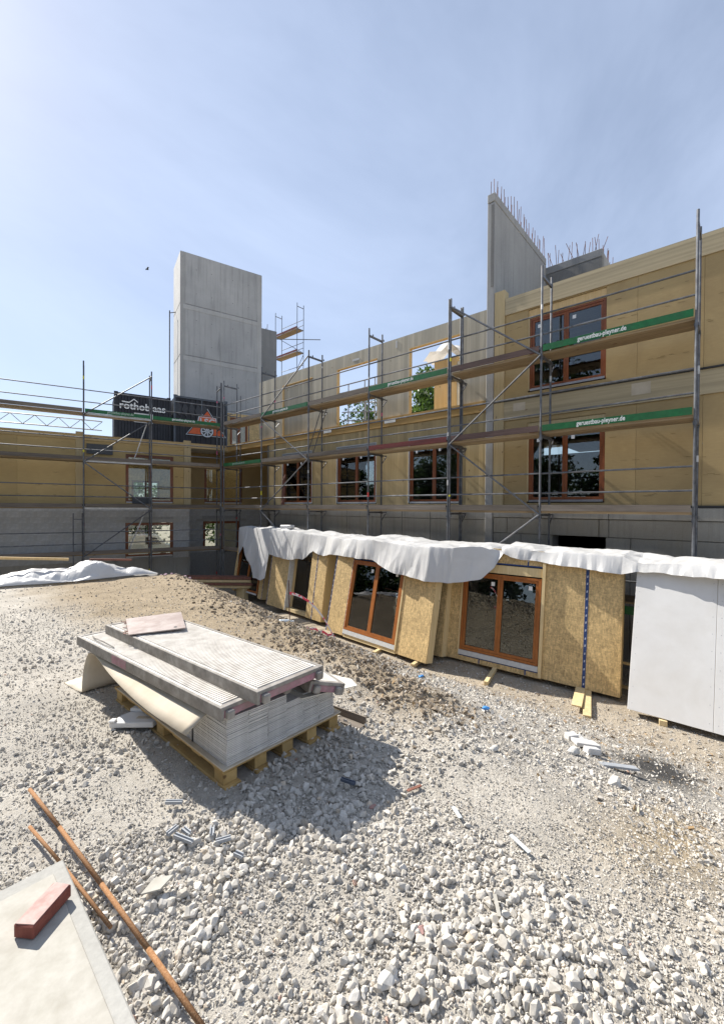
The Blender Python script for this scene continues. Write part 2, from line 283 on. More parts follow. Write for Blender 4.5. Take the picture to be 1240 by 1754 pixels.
def ground_mat():
    m, nt, b = new_mat('ground')
    at = nt.nodes.new('ShaderNodeAttribute'); at.attribute_name = 'zone'      # r: brown soil, g: ash, b: ochre sand
    sp = nt.nodes.new('ShaderNodeSeparateColor'); nt.links.new(at.outputs['Color'], sp.inputs[0])
    v = coords(nt, (1, 1, 1), 'World')
    f1 = noise(nt, v, 24, 8, 0.7); f2 = noise(nt, v, 95, 5, 0.7); f3 = noise(nt, v, 1.6, 6, 0.6)
    rg = ramp(nt, [(0.25, (0.371, 0.339, 0.289)), (0.5, (0.487, 0.451, 0.392)), (0.75, (0.569, 0.535, 0.477))]); nt.links.new(f1, rg.inputs['Fac'])
    rs = ramp(nt, [(0.25, (0.237, 0.186, 0.123)), (0.55, (0.349, 0.281, 0.194)), (0.78, (0.444, 0.372, 0.273))]); nt.links.new(f1, rs.inputs['Fac'])
    col = mixc(nt, rg.outputs[0], rs.outputs[0], sp.outputs[0])
    ro = ramp(nt, [(0.3, (0.36, 0.275, 0.165)), (0.7, (0.46, 0.37, 0.245))]); nt.links.new(f1, ro.inputs['Fac']); col = mixc(nt, col, ro.outputs[0], sp.outputs[2])
    ra = ramp(nt, [(0.3, (0.03, 0.03, 0.03)), (0.75, (0.13, 0.125, 0.12))]); nt.links.new(f1, ra.inputs['Fac']); col = mixc(nt, col, ra.outputs[0], sp.outputs[1])
    r3 = ramp(nt, [(0.3, 0.84), (0.7, 1.1)]); nt.links.new(f3, r3.inputs['Fac']); col = mixc(nt, col, r3.outputs[0], 1.0, 'MULTIPLY')
    nt.links.new(col, b.inputs['Base Color']); b.inputs['Roughness'].default_value = 0.95; b.inputs['Specular IOR Level'].default_value = 0.15
    ad = N(nt, 'Math', operation='ADD'); nt.links.new(f1, ad.inputs[0]); nt.links.new(f2, ad.inputs[1])
    bump(nt, b, ad.outputs[0], 0.75, 0.022)
ground_mat()

# ---------------------------------------------------------------- mesh helpers
class Fr:
    """a flat frame: origin, U along, V up, W outward"""
    def __init__(s, O, U, V, W): s.O, s.U, s.V, s.W = Vector(O), Vector(U).normalized(), Vector(V).normalized(), Vector(W).normalized()
    def P(s, u, v, w=0.0): return s.O + s.U*u + s.V*v + s.W*w
    def flip(s): return s.U.cross(s.V).dot(s.W) < 0
class MB:
    def __init__(s): s.v = []; s.f = []; s.m = []
    def add(s, vs, fs, mi=0):
        n = len(s.v); s.v += [tuple(p) for p in vs]; s.f += [tuple(i+n for i in f) for f in fs]; s.m += [mi]*len(fs); return s
    def fbox(s, F, u0, u1, v0, v1, w0, w1, mi=0):
        P = [F.P(u, v, w) for w in (w0, w1) for v in (v0, v1) for u in (u0, u1)]
        fs = [(0, 2, 3, 1), (4, 5, 7, 6), (0, 1, 5, 4), (2, 6, 7, 3), (0, 4, 6, 2), (1, 3, 7, 5)]
        if F.flip(): fs = [f[::-1] for f in fs]
        return s.add(P, fs, mi)
    def box(s, x0, x1, y0, y1, z0, z1, mi=0):
        return s.fbox(Fr((0, 0, 0), (1, 0, 0), (0, 1, 0), (0, 0, 1)), x0, x1, y0, y1, z0, z1, mi)
    def bar(s, p0, p1, w, h, upv=(0, 0, 1), mi=0):
        p0, p1 = Vector(p0), Vector(p1); d = (p1-p0); U = d.normalized(); W = U.cross(Vector(upv)).normalized(); V = W.cross(U)
        return s.fbox(Fr(p0, U, V, W), 0, d.length, -h/2, h/2, -w/2, w/2, mi)
    def tube(s, p0, p1, r, n=8, mi=0, r1=None, caps=True):
        p0, p1 = Vector(p0), Vector(p1); d = (p1-p0).normalized(); a = d.orthogonal().normalized(); b = d.cross(a); r1 = r if r1 is None else r1
        vs = []
        for p, rr in ((p0, r), (p1, r1)):
            for i in range(n): t = 2*math.pi*i/n; vs.append(p + (a*math.cos(t) + b*math.sin(t))*rr)
        fs = [(i, (i+1) % n, n+(i+1) % n, n+i) for i in range(n)]
        if caps: fs += [tuple(range(n))[::-1], tuple(range(n, 2*n))]
        return s.add(vs, fs, mi)
    def path(s, pts, r, n=6, mi=0):
        for a, b in zip(pts[:-1], pts[1:]): s.tube(a, b, r, n, mi)
        return s
    def grid(s, P, mi=0, flip=False):
        h, w = len(P), len(P[0]); fs = []
        for i in range(h-1):
            for j in range(w-1):
                q = (i*w+j, i*w+j+1, (i+1)*w+j+1, (i+1)*w+j); fs.append(q[::-1] if flip else q)
        return s.add([p for row in P for p in row], fs, mi)
    def poly(s, F, pts, w0, w1, mi=0):
        """extruded polygon (list of (u, v), counter-clockwise)"""
        n = len(pts); vs = [F.P(u, v, w0) for u, v in pts] + [F.P(u, v, w1) for u, v in pts]
        fs = [tuple(range(n))[::-1], tuple(range(n, 2*n))] + [(i, (i+1) % n, n+(i+1) % n, n+i) for i in range(n)]
        if F.flip(): fs = [f[::-1] for f in fs]
        return s.add(vs, fs, mi)
FRAME = {}
def _props(o, label=None, cat=None, group=None, kind=None):
    if label: o['label'] = label
    if cat: o['category'] = cat
    if group: o['group'] = group
    if kind: o['kind'] = kind
    return o
def thing(name, label, cat, loc=(0, 0, 0), rotz=0.0, group=None, kind=None):
    o = bpy.data.objects.new(name, None); o.empty_display_size = 0.2; COL.objects.link(o)
    o.location = loc; o.rotation_euler = (0, 0, rotz)
    FRAME[o] = Matrix.Translation(loc) @ Matrix.Rotation(rotz, 4, 'Z')
    return _props(o, label, cat, group, kind)
def mesh(name, mb, mats, parent=None, local=False, smooth=False, bevel=0.0, label=None, cat=None, group=None, kind=None, loc=None):
    """one mesh object; coordinates are world ones (moved into the parent's frame) unless local"""
    if not isinstance(mats, (list, tuple)): mats = [mats]
    me = bpy.data.meshes.new(name)
    vs = mb.v
    fr = FRAME.get(parent)
    if parent is not None and fr is not None and not local:
        inv = fr.inverted(); vs = [tuple(inv @ Vector(p)) for p in vs]
    if parent is None and loc is not None: vs = [(p[0]-loc[0], p[1]-loc[1], p[2]-loc[2]) for p in vs]
    me.from_pydata(vs, [], mb.f)
    for mt in mats: me.materials.append(M[mt])
    if len(mats) > 1: me.polygons.foreach_set('material_index', mb.m)
    if smooth: me.polygons.foreach_set('use_smooth', [True]*len(me.polygons))
    if bevel:
        bm = bmesh.new(); bm.from_mesh(me)
        bmesh.ops.bevel(bm, geom=[e for e in bm.edges if e.is_manifold and e.calc_face_angle(0) > 0.5], offset=bevel, segments=1, affect='EDGES', clamp_overlap=True)
        bm.to_mesh(me); bm.free()
    me.update()
    o = bpy.data.objects.new(name, me); COL.objects.link(o)
    if parent is not None: o.parent = parent; FRAME[o] = fr if fr is not None else Matrix.Identity(4)
    elif loc is not None: o.location = loc
    return _props(o, label, cat, group, kind)
def copy_tree(o, parent=None, loc=None, label=None):
    c = o.copy(); COL.objects.link(c); c.parent = parent
    if loc is not None: c.location = loc
    if label: c['label'] = label
    for ch in list(o.children): copy_tree(ch, c)
    return c
def wall(mb, F, u0, u1, v0, v1, w0, w1, holes, mi=0):
    """a wall slab with real openings, built from boxes round the holes (u0, u1, v0, v1)"""
    us = sorted({u0, u1, *[min(max(h[k], u0), u1) for h in holes for k in (0, 1)]})
    for a, b in zip(us[:-1], us[1:]):
        if b-a < 1e-6: continue
        m_ = (a+b)/2; hs_ = sorted((h[2], h[3]) for h in holes if h[0] < m_ < h[1]); z = v0
        for h0, h1 in hs_:
            if h0 > z: mb.fbox(F, a, b, z, h0, w0, w1, mi)
            z = max(z, h1)
        if z < v1: mb.fbox(F, a, b, z, v1, w0, w1, mi)
    return mb
def text_mb(s, F, u, v, size, w=0.004, thick=0.0, align='LEFT', xs=1.0, mi=0):
    cu = bpy.data.curves.new('lettering', 'FONT'); cu.body = s; cu.size = size; cu.align_x = align; cu.offset = thick; cu.resolution_u = 3
    ob = bpy.data.objects.new('lettering', cu); COL.objects.link(ob)
    dg = bpy.context.evaluated_depsgraph_get(); me = bpy.data.meshes.new_from_object(ob.evaluated_get(dg))
    vs = [F.P(u + p.co.x*xs, v + p.co.y, w) for p in me.vertices]; fs = [tuple(p.vertices) for p in me.polygons]
    if F.flip(): fs = [f[::-1] for f in fs]
    bpy.data.objects.remove(ob); bpy.data.curves.remove(cu); bpy.data.meshes.remove(me)
    mb = MB(); mb.add(vs, fs, mi); return mb

# value noise for relief
_tab = RNG.random((256, 256))
def vn(x, y, sc=1.0, seed=0):
    x = np.asarray(x, float)*sc + seed*17.31; y = np.asarray(y, float)*sc + seed*9.77
    xi = np.floor(x).astype(int); yi = np.floor(y).astype(int); fx = x-xi; fy = y-yi
    fx = fx*fx*(3-2*fx); fy = fy*fy*(3-2*fy); t = lambda a, b: _tab[a % 256, b % 256]
    return (t(xi, yi)*(1-fx)+t(xi+1, yi)*fx)*(1-fy) + (t(xi, yi+1)*(1-fx)+t(xi+1, yi+1)*fx)*fy
def fbm(x, y, sc, oct=4, seed=0):
    r = 0; a = 1; tot = 0
    for k in range(oct): r = r + a*vn(x, y, sc*2**k, seed+k); tot += a; a *= 0.5
    return r/tot - 0.5
def sst(a, b, x):
    t = np.clip((np.asarray(x, float)-a)/(b-a), 0, 1); return t*t*(3-2*t)

def facet(x, y, sc, seed=0, ang=0.5):
    """piecewise flat noise on a skewed lattice: creased film"""
    c, s = math.cos(ang), math.sin(ang); x, y = np.asarray(x, float), np.asarray(y, float)
    u = (x*c - y*s)*sc + seed*13.7; v = (x*s + y*c)*sc*0.7 + seed*5.3
    xi = np.floor(u).astype(int); yi = np.floor(v).astype(int); fx = u-xi; fy = v-yi; t = lambda a, b: _tab[a % 256, b % 256]
    lo = fx+fy < 1
    return np.where(lo, t(xi, yi)*(1-fx-fy)+t(xi+1, yi)*fx+t(xi, yi+1)*fy, t(xi+1, yi+1)*(fx+fy-1)+t(xi+1, yi)*(1-fy)+t(xi, yi+1)*(1-fx)) - 0.5
# ================================================================ ground
LOX, LOY, PHI = 5.6461, 20.5991, -0.275718
def o_of(x, y): return (x-LOX)*0.27224 + (y-LOY)*0.96223
def xe_of(y): return np.interp(y, [-20, -3, 0, 2.3, 4.7, 8, 11.5, 16], [1.0, 1.7, 2.5, 3.35, 4.1, 4.75, 5.4, 6.0])
def gz(x, y):
    x = np.asarray(x, float); y = np.asarray(y, float)
    Xe = xe_of(y); Xf = np.interp(y, [-20, 0, 2, 6, 10, 16], [8.0, 8.5, 8.7, 8.5, 9.0, 9.6])
    t = np.clip((x-Xe)/(Xf-Xe), 0, 1); pr = 0.85*t + 0.15*t*t*(3-2*t)
    z1 = -2.02*pr; z2 = -2.2*sst(-8.9, -6.2, o_of(x, y))
    z = np.minimum(z1, z2)
    near = np.exp(-((x-3)**2+(y-4)**2)/200)
    z = z + near*(0.10*fbm(x, y, 0.5, 3, 3) + 0.035*fbm(x, y, 2.6, 3, 5))
    ridge = np.exp(-((x-Xe-0.25)/0.75)**2)*sst(1.7, 2.6, y)*(1-sst(8, 11, y))
    z = z + ridge*(-0.01 + 0.16*fbm(x, y, 2.4, 4, 8) + 0.12*fbm(x, y, 8, 3, 12))
    flat = np.exp(-(((x-1.9)/0.95)**4 + ((y-3.4)/1.4)**4))     # level stand under the pallet
    return z*(1-flat) + flat*0.0
def fast_mesh(name, V, F_, mat, tint=None, zone=None, smooth=False, **kw):
    me = bpy.data.meshes.new(name); V = np.ascontiguousarray(V, np.float32); F_ = np.ascontiguousarray(F_, np.int32); k = F_.shape[1]
    me.vertices.add(len(V)); me.vertices.foreach_set('co', V.ravel())
    me.loops.add(F_.size); me.loops.foreach_set('vertex_index', F_.ravel())
    me.polygons.add(len(F_)); me.polygons.foreach_set('loop_start', np.arange(0, F_.size, k, dtype=np.int32)); me.polygons.foreach_set('loop_total', np.full(len(F_), k, np.int32))
    me.polygons.foreach_set('use_smooth', np.full(len(F_), bool(smooth)))
    me.update(calc_edges=True)
    if tint is not None:
        a = me.attributes.new('tint', 'FLOAT', 'POINT'); a.data.foreach_set('value', np.asarray(tint, np.float32))
    if zone is not None:
        a = me.attributes.new('zone', 'FLOAT_COLOR', 'POINT'); a.data.foreach_set('color', np.asarray(zone, np.float32).ravel())
    me.materials.append(M[mat])
    par = kw.pop('parent', None)
    o = bpy.data.objects.new(name, me); COL.objects.link(o)
    if par is not None: o.parent = par
    return _props(o, **kw)
def soil_of(x, y):
    Xe = xe_of(y)
    m1 = sst(1.7, 2.9, x + 1.6*fbm(x, y, 0.8, 4, 21))*sst(2.7, 4.3, y + 1.0*fbm(x, y, 0.9, 3, 25))
    m2 = np.exp(-((x-Xe-0.3)/0.75)**2)*sst(1.5, 2.5, y)
    s = np.clip(np.maximum(m1, m2*1.1), 0, 1)
    return np.clip(np.maximum(s*(1-0.3*sst(Xe+1.5, Xe+3.5, x)), 0.62*sst(6.3, 7.8, x + 1.0*fbm(x, y, 1.1, 3, 27))), 0, 1)
def ash_of(x, y): return np.clip(1.4*np.exp(-(((x-5.7)/1.0)**2+((y-0.62)/0.36)**2)) + 0.9*fbm(x, y, 3, 4, 31)*np.exp(-(((x-5.2)/1.5)**2+((y-0.9)/0.8)**2)), 0, 1)
def ochre_of(x, y): return np.clip(0.95*np.exp(-(((x-3.3)/0.85)**2+((y-0.28)/0.36)**2))*(0.5+1.2*vn(x, y, 2.5, 37)), 0, 1)
def axis(a, b, st, far, g=1.22):
    mid = list(np.arange(a, b+1e-6, st)); lo = []; hi = []; d = st
    x = a
    while x > -far: d *= g; x -= d; lo.append(x)
    d = st; x = b
    while x < far: d *= g; x += d; hi.append(x)
    return np.array(lo[::-1] + mid + hi)
gx = axis(-0.6, 9.6, 0.045, 900); gy = axis(-1.2, 13.0, 0.05, 900)
GX, GY = np.meshgrid(gx, gy); GZ = gz(GX, GY)
GZ = GZ + np.exp(-((GX-3)**2+(GY-4)**2)/60)*0.020*fbm(GX, GY, 11, 3, 41)
zone = np.stack([soil_of(GX, GY), ash_of(GX, GY), ochre_of(GX, GY), np.ones_like(GX)], -1).reshape(-1, 4)
nx_, ny_ = len(gx), len(gy); ii = (np.arange(ny_-1)[:, None]*nx_ + np.arange(nx_-1)[None, :]).ravel()
fast_mesh('ground', np.stack([GX, GY, GZ], -1).reshape(-1, 3), np.stack([ii, ii+1, ii+nx_+1, ii+nx_], -1), 'ground', zone=zone, smooth=True, kind='structure', label='sloping ground of pale crushed stone and brown soil')

def ico(sub):
    bm = bmesh.new(); bmesh.ops.create_icosphere(bm, subdivisions=sub, radius=1.0)
    V = np.array([v.co[:] for v in bm.verts]); F_ = np.array([[v.index for v in f.verts] for f in bm.faces]); bm.free(); return V, F_
OCT = (np.array([[1, 0, 0], [-1, 0, 0], [0, 1, 0], [0, -1, 0], [0, 0, 1], [0, 0, -1]], float), np.array([[0, 2, 4], [2, 1, 4], [1, 3, 4], [3, 0, 4], [2, 0, 5], [1, 2, 5], [3, 1, 5], [0, 3, 5]]))
def hull_protos(n, npts, sq=(0.55, 0.85)):
    """angular broken stones: convex hulls of a few random points"""
    out = []
    for k in range(n):
        bm = bmesh.new()
        for q in range(npts):
            p = RNG.normal(size=3); p /= np.linalg.norm(p); p *= RNG.uniform(0.8, 1.08); p *= (1.15, 0.9, RNG.uniform(*sq)); bm.verts.new(p)
        bmesh.ops.convex_hull(bm, input=bm.verts[:]); loose = [v for v in bm.verts if not v.link_faces]; bmesh.ops.delete(bm, geom=loose, context='VERTS')
        bmesh.ops.triangulate(bm, faces=bm.faces[:]); bm.verts.ensure_lookup_table()
        for a, v in enumerate(bm.verts): v.index = a
        out.append((np.array([v.co[:] for v in bm.verts]), np.array([[v.index for v in f.verts] for f in bm.faces]))); bm.free()
    return out
def rand_rot(n, tilt=1.0):
    q = RNG.normal(size=(n, 4)); q /= np.linalg.norm(q, axis=1, keepdims=True); w, x, y, z = q.T
    return np.stack([1-2*(y*y+z*z), 2*(x*y-z*w), 2*(x*z+y*w), 2*(x*y+z*w), 1-2*(x*x+z*z), 2*(y*z-x*w), 2*(x*z-y*w), 2*(y*z+x*w), 1-2*(x*x+y*y)], -1).reshape(n, 3, 3)
def rocks(protos, x, y, r, sink=0.25, zoff=0.0):
    n = len(x); kk = RNG.integers(0, len(protos), n); Vs, Fs, Ts = [], [], []; off = 0
    tt = np.clip(RNG.normal(0.52, 0.2, n), 0, 0.97); tt[RNG.random(n) < 0.0015] = 1.0
    for k, (PV, PF_) in enumerate(protos):
        q = np.nonzero(kk == k)[0]; m_ = len(q)
        if not m_: continue
        R = rand_rot(m_); V = np.einsum('nij,vj->nvi', R, PV)*r[q][:, None, None]
        z = gz(x[q], y[q]) + zoff + r[q]*(0.62-sink)
        V += np.stack([x[q], y[q], z], -1)[:, None, :]; nv = len(PV)
        Vs.append(V.reshape(-1, 3)); Fs.append((PF_[None] + (np.arange(m_)*nv)[:, None, None]).reshape(-1, 3) + off); Ts.append(np.repeat(tt[q], nv)); off += m_*nv
    return np.concatenate(Vs), np.concatenate(Fs), np.concatenate(Ts)
def wedge(n, d0, d1, half=0.86):
    a = YAW + RNG.uniform(-half, half, n); d = np.sqrt(RNG.uniform(d0*d0, d1*d1, n)); return d*np.sin(a), d*np.cos(a)
def blob(x, y, cx, cy, r): return np.exp(-((x-cx)**2+(y-cy)**2)/r**2)
def coarse(x, y):
    m = 0.42 + 1.5*fbm(x, y, 1.1, 4, 51)
    m += 0.7*blob(x, y, 0.8, 2.1, 0.55) + 0.75*blob(x, y, 1.95, 2.0, 0.65) + 0.55*blob(x, y, 1.75, 0.72, 0.45) + 0.3*blob(x, y, 1.2, 1.1, 0.4)
    m -= 0.5*blob(x, y, 1.22, 1.52, 0.26) + 0.55*blob(x, y, 1.0, 2.85, 0.35) + 0.5*blob(x, y, 2.6, 0.9, 0.55) + 0.4*blob(x, y, 0.6, 4.6, 1.2)
    m *= 1-0.93*soil_of(x, y); m *= 1-0.92*ash_of(x, y)
    return np.clip(m, 0.02, 1)
def in_pallet(x, y): return (x > 1.5) & (x < 2.5) & (y > 2.5) & (y < 4.35)
P80 = hull_protos(22, 26); P20 = hull_protos(14, 12); P8 = hull_protos(10, 7)
pieces = []
def scatter(protos, dens, d0, d1, rlo, rhi, use_coarse, power=2.0, lump=0):
    n = int(dens*0.86*(d1*d1-d0*d0)); x, y = wedge(n, d0, d1); c = coarse(x, y)
    keep = RNG.random(n) < (c if use_coarse else np.clip(0.35+0.65*(1-c)+0.2, 0, 1)*(1-0.72*soil_of(x, y))*(1-0.85*ash_of(x, y)))
    keep &= ~in_pallet(x, y) & (o_of(x, y) < -8.2)
    x, y, c = x[keep], y[keep], c[keep]; r = rlo + (rhi-rlo)*RNG.random(len(x))**power
    if use_coarse: r *= 0.65+0.5*c
    pieces.append(rocks(protos, x, y, r))
scatter(P80, 1750, 0.9, 2.7, 0.007, 0.028, True, 2.9)
scatter(P20, 2600, 0.9, 2.7, 0.005, 0.013, True, 1.4)
scatter(P8, 9000, 0.9, 2.7, 0.0028, 0.010, False, 1.5)
scatter(P20, 1500, 2.7, 4.8, 0.008, 0.030, True, 3.0)
scatter(P8, 3400, 2.7, 4.8, 0.0035, 0.011, False, 1.6)
scatter(P20, 170, 4.8, 9.6, 0.010, 0.034, True, 3.2)
scatter(P8, 800, 4.8, 9.6, 0.006, 0.016, False, 2.0)
scatter(P8, 60, 9.6, 14, 0.010, 0.03, False, 2.5)
n = 9000; x = RNG.uniform(4.4, 9.6, n); y = RNG.uniform(0.0, 7.5, n); keep = RNG.random(n) < (0.4+0.6*vn(x, y, 1.6, 67))*(1-0.9*ash_of(x, y)); x, y = x[keep], y[keep]
pieces.append(rocks(P8, x, y, 0.006+0.024*RNG.random(len(x))**3))
def merge(ps):
    off = 0; V = []; F_ = []; T = []
    for v, f, t in ps: V.append(v); F_.append(f+off); T.append(t); off += len(v)
    return np.concatenate(V), np.concatenate(F_), np.concatenate(T)
V, F_, T = merge(pieces)
fast_mesh('gravel', V, F_, 'stone_pale', tint=T, kind='stuff', label='loose crushed pale limestone gravel covering the ground', cat='gravel')
# crumbly soil clods along the brow of the bank
n = 15000; y = RNG.uniform(1.6, 11.5, n); x = xe_of(y) + 0.25 + RNG.normal(0, 0.5, n)
keep = RNG.random(n) < np.clip(soil_of(x, y)*np.clip(1.25-(y-2)/7, 0.12, 1), 0, 1); x, y = x[keep], y[keep]
r = 0.006 + 0.034*RNG.random(len(x))**4.0
v1 = rocks(P20, x, y, r, sink=0.4)
n = 5000; x = RNG.uniform(2.4, 6.0, n); y = RNG.uniform(3.2, 12, n); keep = RNG.random(n) < soil_of(x, y); x, y = x[keep], y[keep]
v2 = rocks(P8, x, y, 0.004 + 0.016*RNG.random(len(x))**5, sink=0.35)
V, F_, T = merge([v1, v2])
fast_mesh('soil_clods', V, F_, 'clod', tint=np.clip(T*1.1+0.08, 0, 1), kind='stuff', label='crumbly brown soil clods along the brow of the bank', cat='soil')
# shredded building litter trodden into the slope
n = 6500; x = RNG.uniform(3.0, 9.3, n); y = RNG.uniform(0.1, 5.5, n); keep = (x > xe_of(y)-0.2) & (RNG.random(n) < 0.25+0.75*vn(x, y, 1.2, 61)); x, y = x[keep], y[keep]
FLAT = (np.array([[-1, -.35, -.1], [1, -.3, -.1], [1.1, .3, -.1], [-.9, .4, -.1], [-1, -.35, .1], [1, -.3, .1], [1.1, .3, .1], [-.9, .4, .1]], float), np.array([[0, 2, 1], [0, 3, 2], [4, 5, 6], [4, 6, 7], [0, 1, 5], [0, 5, 4], [1, 2, 6], [1, 6, 5], [2, 3, 7], [2, 7, 6], [3, 0, 4], [3, 4, 7]]))
v, f, t = rocks([FLAT], x, y, 0.006 + 0.034*RNG.random(len(x))**3, sink=0.45)
t = np.repeat(RNG.random(len(x)), 8)
fast_mesh('litter', v, f, 'litter', tint=t, kind='stuff', label='scraps of wood, plastic and rubble trodden into the slope below the panels', cat='litter')

# ================================================================ right timber building
RB = thing('timber_building', 'long timber building shell with brown windows, grey upper wall and golden boarding at right', 'building', (12.0, 8.0, -2.2))
FX = Fr((12, 0, 0), (0, 1, 0), (0, 0, 1), (-1, 0, 0))
WIN_Y = [(13.40, 15.42), (9.91, 11.97), (6.50, 8.49)]
mb = MB(); wall(mb, FX, 5.67, 17.2, 5.082, 7.80, -0.14, 0, [(a, b, 5.082, 7.33) for a, b in WIN_Y])
upper = mesh('upper_wall', mb, 'clt_gray', RB, label='weathered grey cross-laminated wall of the roofless upper storey')
mesh('blind_panel', MB().fbox(FX, 13.40, 15.42, 5.082, 7.33, -0.135, -0.075), 'clt_gray', upper)
for a, b in WIN_Y:
    mesh('opening_lining', MB().fbox(FX, b-0.035, b-0.004, 5.09, 7.295, -0.13, 0.006).fbox(FX, a+0.004, b-0.004, 7.298, 7.327, -0.13, 0.006), 'fresh_wood', upper)
for a, b in WIN_Y[1:]:
    mesh('opening_rail', MB().fbox(FX, a+0.004, b-0.04, 6.03, 6.39, -0.12, -0.03), 'clt_gray', upper)
for (u, v, w_, h_) in ((10.78, 7.46, 0.34, 0.07), (9.0, 7.47, 0.06, 0.26)):
    mesh('foil_scrap', MB().fbox(FX, u, u+w_, v, v+h_, 0.002, 0.012), 'sheet_white', upper)
mb = MB(); wall(mb, FX, 5.67, 16.4, 1.95, 4.748, -0.16, 0, [(a, b, 2.0, 4.26) for a, b in WIN_Y])
lower = mesh('lower_wall', mb, 'clt_yellow', RB)
for k, (v0, v1, w_) in enumerate(((4.752, 4.858, 0.055), (4.862, 4.968, 0.030), (4.972, 5.078, 0.065))):
    mesh('floor_edge', MB().fbox(FX, 5.67, 19.86, v0, v1, -0.25, w_), 'clt_edge', RB)
for (u, w_) in ((12.2, 0.45), (9.0, 0.5)):
    mesh('paper_label', MB().fbox(FX, u, u+w_, 4.87, 4.99, 0.067, 0.070), 'sticker', RB)
mesh('membrane_strip', MB().fbox(FX, 5.67, 16.4, 1.90, 1.946, -0.1, 0.035), 'black_strip', RB)
# concrete plinth in panels with open joints
mesh('plinth_core', MB().fbox(FX, -9, 5.42, -2.5, 0.39, -0.6, -0.10).fbox(FX, -9, 2.47, 0.39, 1.9, -0.6, -0.1).fbox(FX, 3.76, 5.42, 0.39, 1.9, -0.6, -0.1).fbox(FX, 2.47, 3.76, 1.16, 1.9, -0.6, -0.1).fbox(FX, 5.67, 16.35, -2.5, 1.9, -0.6, -0.1), 'concrete_rough', RB)
def plinth(u0, u1, v0, v1, w_=0.0): mesh('plinth_panel', MB().fbox(FX, u0+0.006, u1-0.006, v0+0.006, v1-0.006, -0.12, w_), 'concrete_plinth', RB, bevel=0.006)
for a, b in ((5.67, 7.6), (7.6, 8.75), (8.75, 10.1), (10.1, 11.4), (11.4, 13.2), (13.2, 14.8), (14.8, 16.35)):
    plinth(a, b, 1.52, 1.90, -0.005); plinth(a, b, -2.4, 1.52, -0.02)
for a, b in ((-9, -4), (-4, -1.2), (-1.2, 2.4), (2.4, 4.25), (4.25, 5.42)):
    plinth(a, b, 1.60, 1.90, 0.03)
for a, b in ((-9, -4), (-4, -1.2), (-1.2, 2.4), (2.4, 2.62), (2.62, 5.0), (5.0, 5.42)): plinth(a, b, 1.15, 1.60, -0.005)
for a, b in ((-9, -4), (-4, -1.2), (-1.2, 1.93), (1.93, 2.47), (3.76, 4.6), (4.6, 5.42)): plinth(a, b, -2.4, 1.15, -0.015)
plinth(2.47, 3.76, -2.4, 0.38, -0.015)
# right block: golden boards, glulam beam, floor band
RW = (2.51, 4.45)
for (u0, u1) in ((-8.0, -3.15), (-3.15, -1.9), (-1.9, -0.65), (-0.65, 0.60), (0.60, 1.85), (1.85, 3.1), (3.1, 4.35), (4.35, 5.115)):
    for (v0, v1, hs_) in ((4.995, 7.448, [(RW[0], RW[1], 5.12, 7.42)]), (1.95, 4.398, [(RW[0], RW[1], 2.02, 4.27)])):
        h_ = hs_[0]; parts_ = [(v0, h_[2], []), (h_[3], v1, [])] if u0 > h_[0] and u1 < h_[1] else [(v0, v1, hs_)]
        for (c0, c1, hh) in parts_:
            mb = MB(); wall(mb, FX, u0+0.0025, u1-0.0025, c0, c1, -0.06, -0.02, hh); mesh('cladding_board', mb, 'cladding_board', RB)
prt = MB()
for k in range(64):
    u = rnd.uniform(0.2, 2.3) if k % 3 else rnd.uniform(4.52, 5.0); v = rnd.choice([2.2, 2.62, 3.05, 3.62, 4.05, 5.4, 6.0, 6.55, 7.0]) + rnd.uniform(-.03, .03); ln = rnd.uniform(0.05, 0.16)
    if u+ln < 2.5 or u > 4.46: prt.fbox(FX, u, u+ln, v, v+rnd.uniform(0.006, 0.018), -0.0195, -0.0185)
mesh('board_print', prt, 'print_gray', RB, kind='stuff')
mesh('glulam_beam', MB().fbox(FX, -8.0, 5.115, 7.452, 7.93, -0.2, 0.012), 'glulam', RB)
mesh('floor_band', MB().fbox(FX, -8.0, 5.115, 4.402, 4.945, -0.2, 0.02), 'glulam', RB)
mesh('membrane_strip', MB().fbox(FX, -8.0, 5.43, 4.95, 4.985, -0.15, 0.06), 'black_strip', RB)
mesh('membrane_strip', MB().fbox(FX, -8.0, 5.43, 1.905, 1.946, -0.1, 0.045), 'black_strip', RB)
mesh('corner_post', MB().fbox(FX, 5.12, 5.425, 1.95, 8.2, -0.25, 0.03), 'post_wood', RB, bevel=0.006)
for (u0, u1, v0, v1) in ((1.56, 1.95, 4.60, 4.88), (4.50, 4.84, 4.64, 4.86)):
    mesh('paper_label', MB().fbox(FX, u0, u1, v0, v1, 0.021, 0.024), 'card_brown', RB)
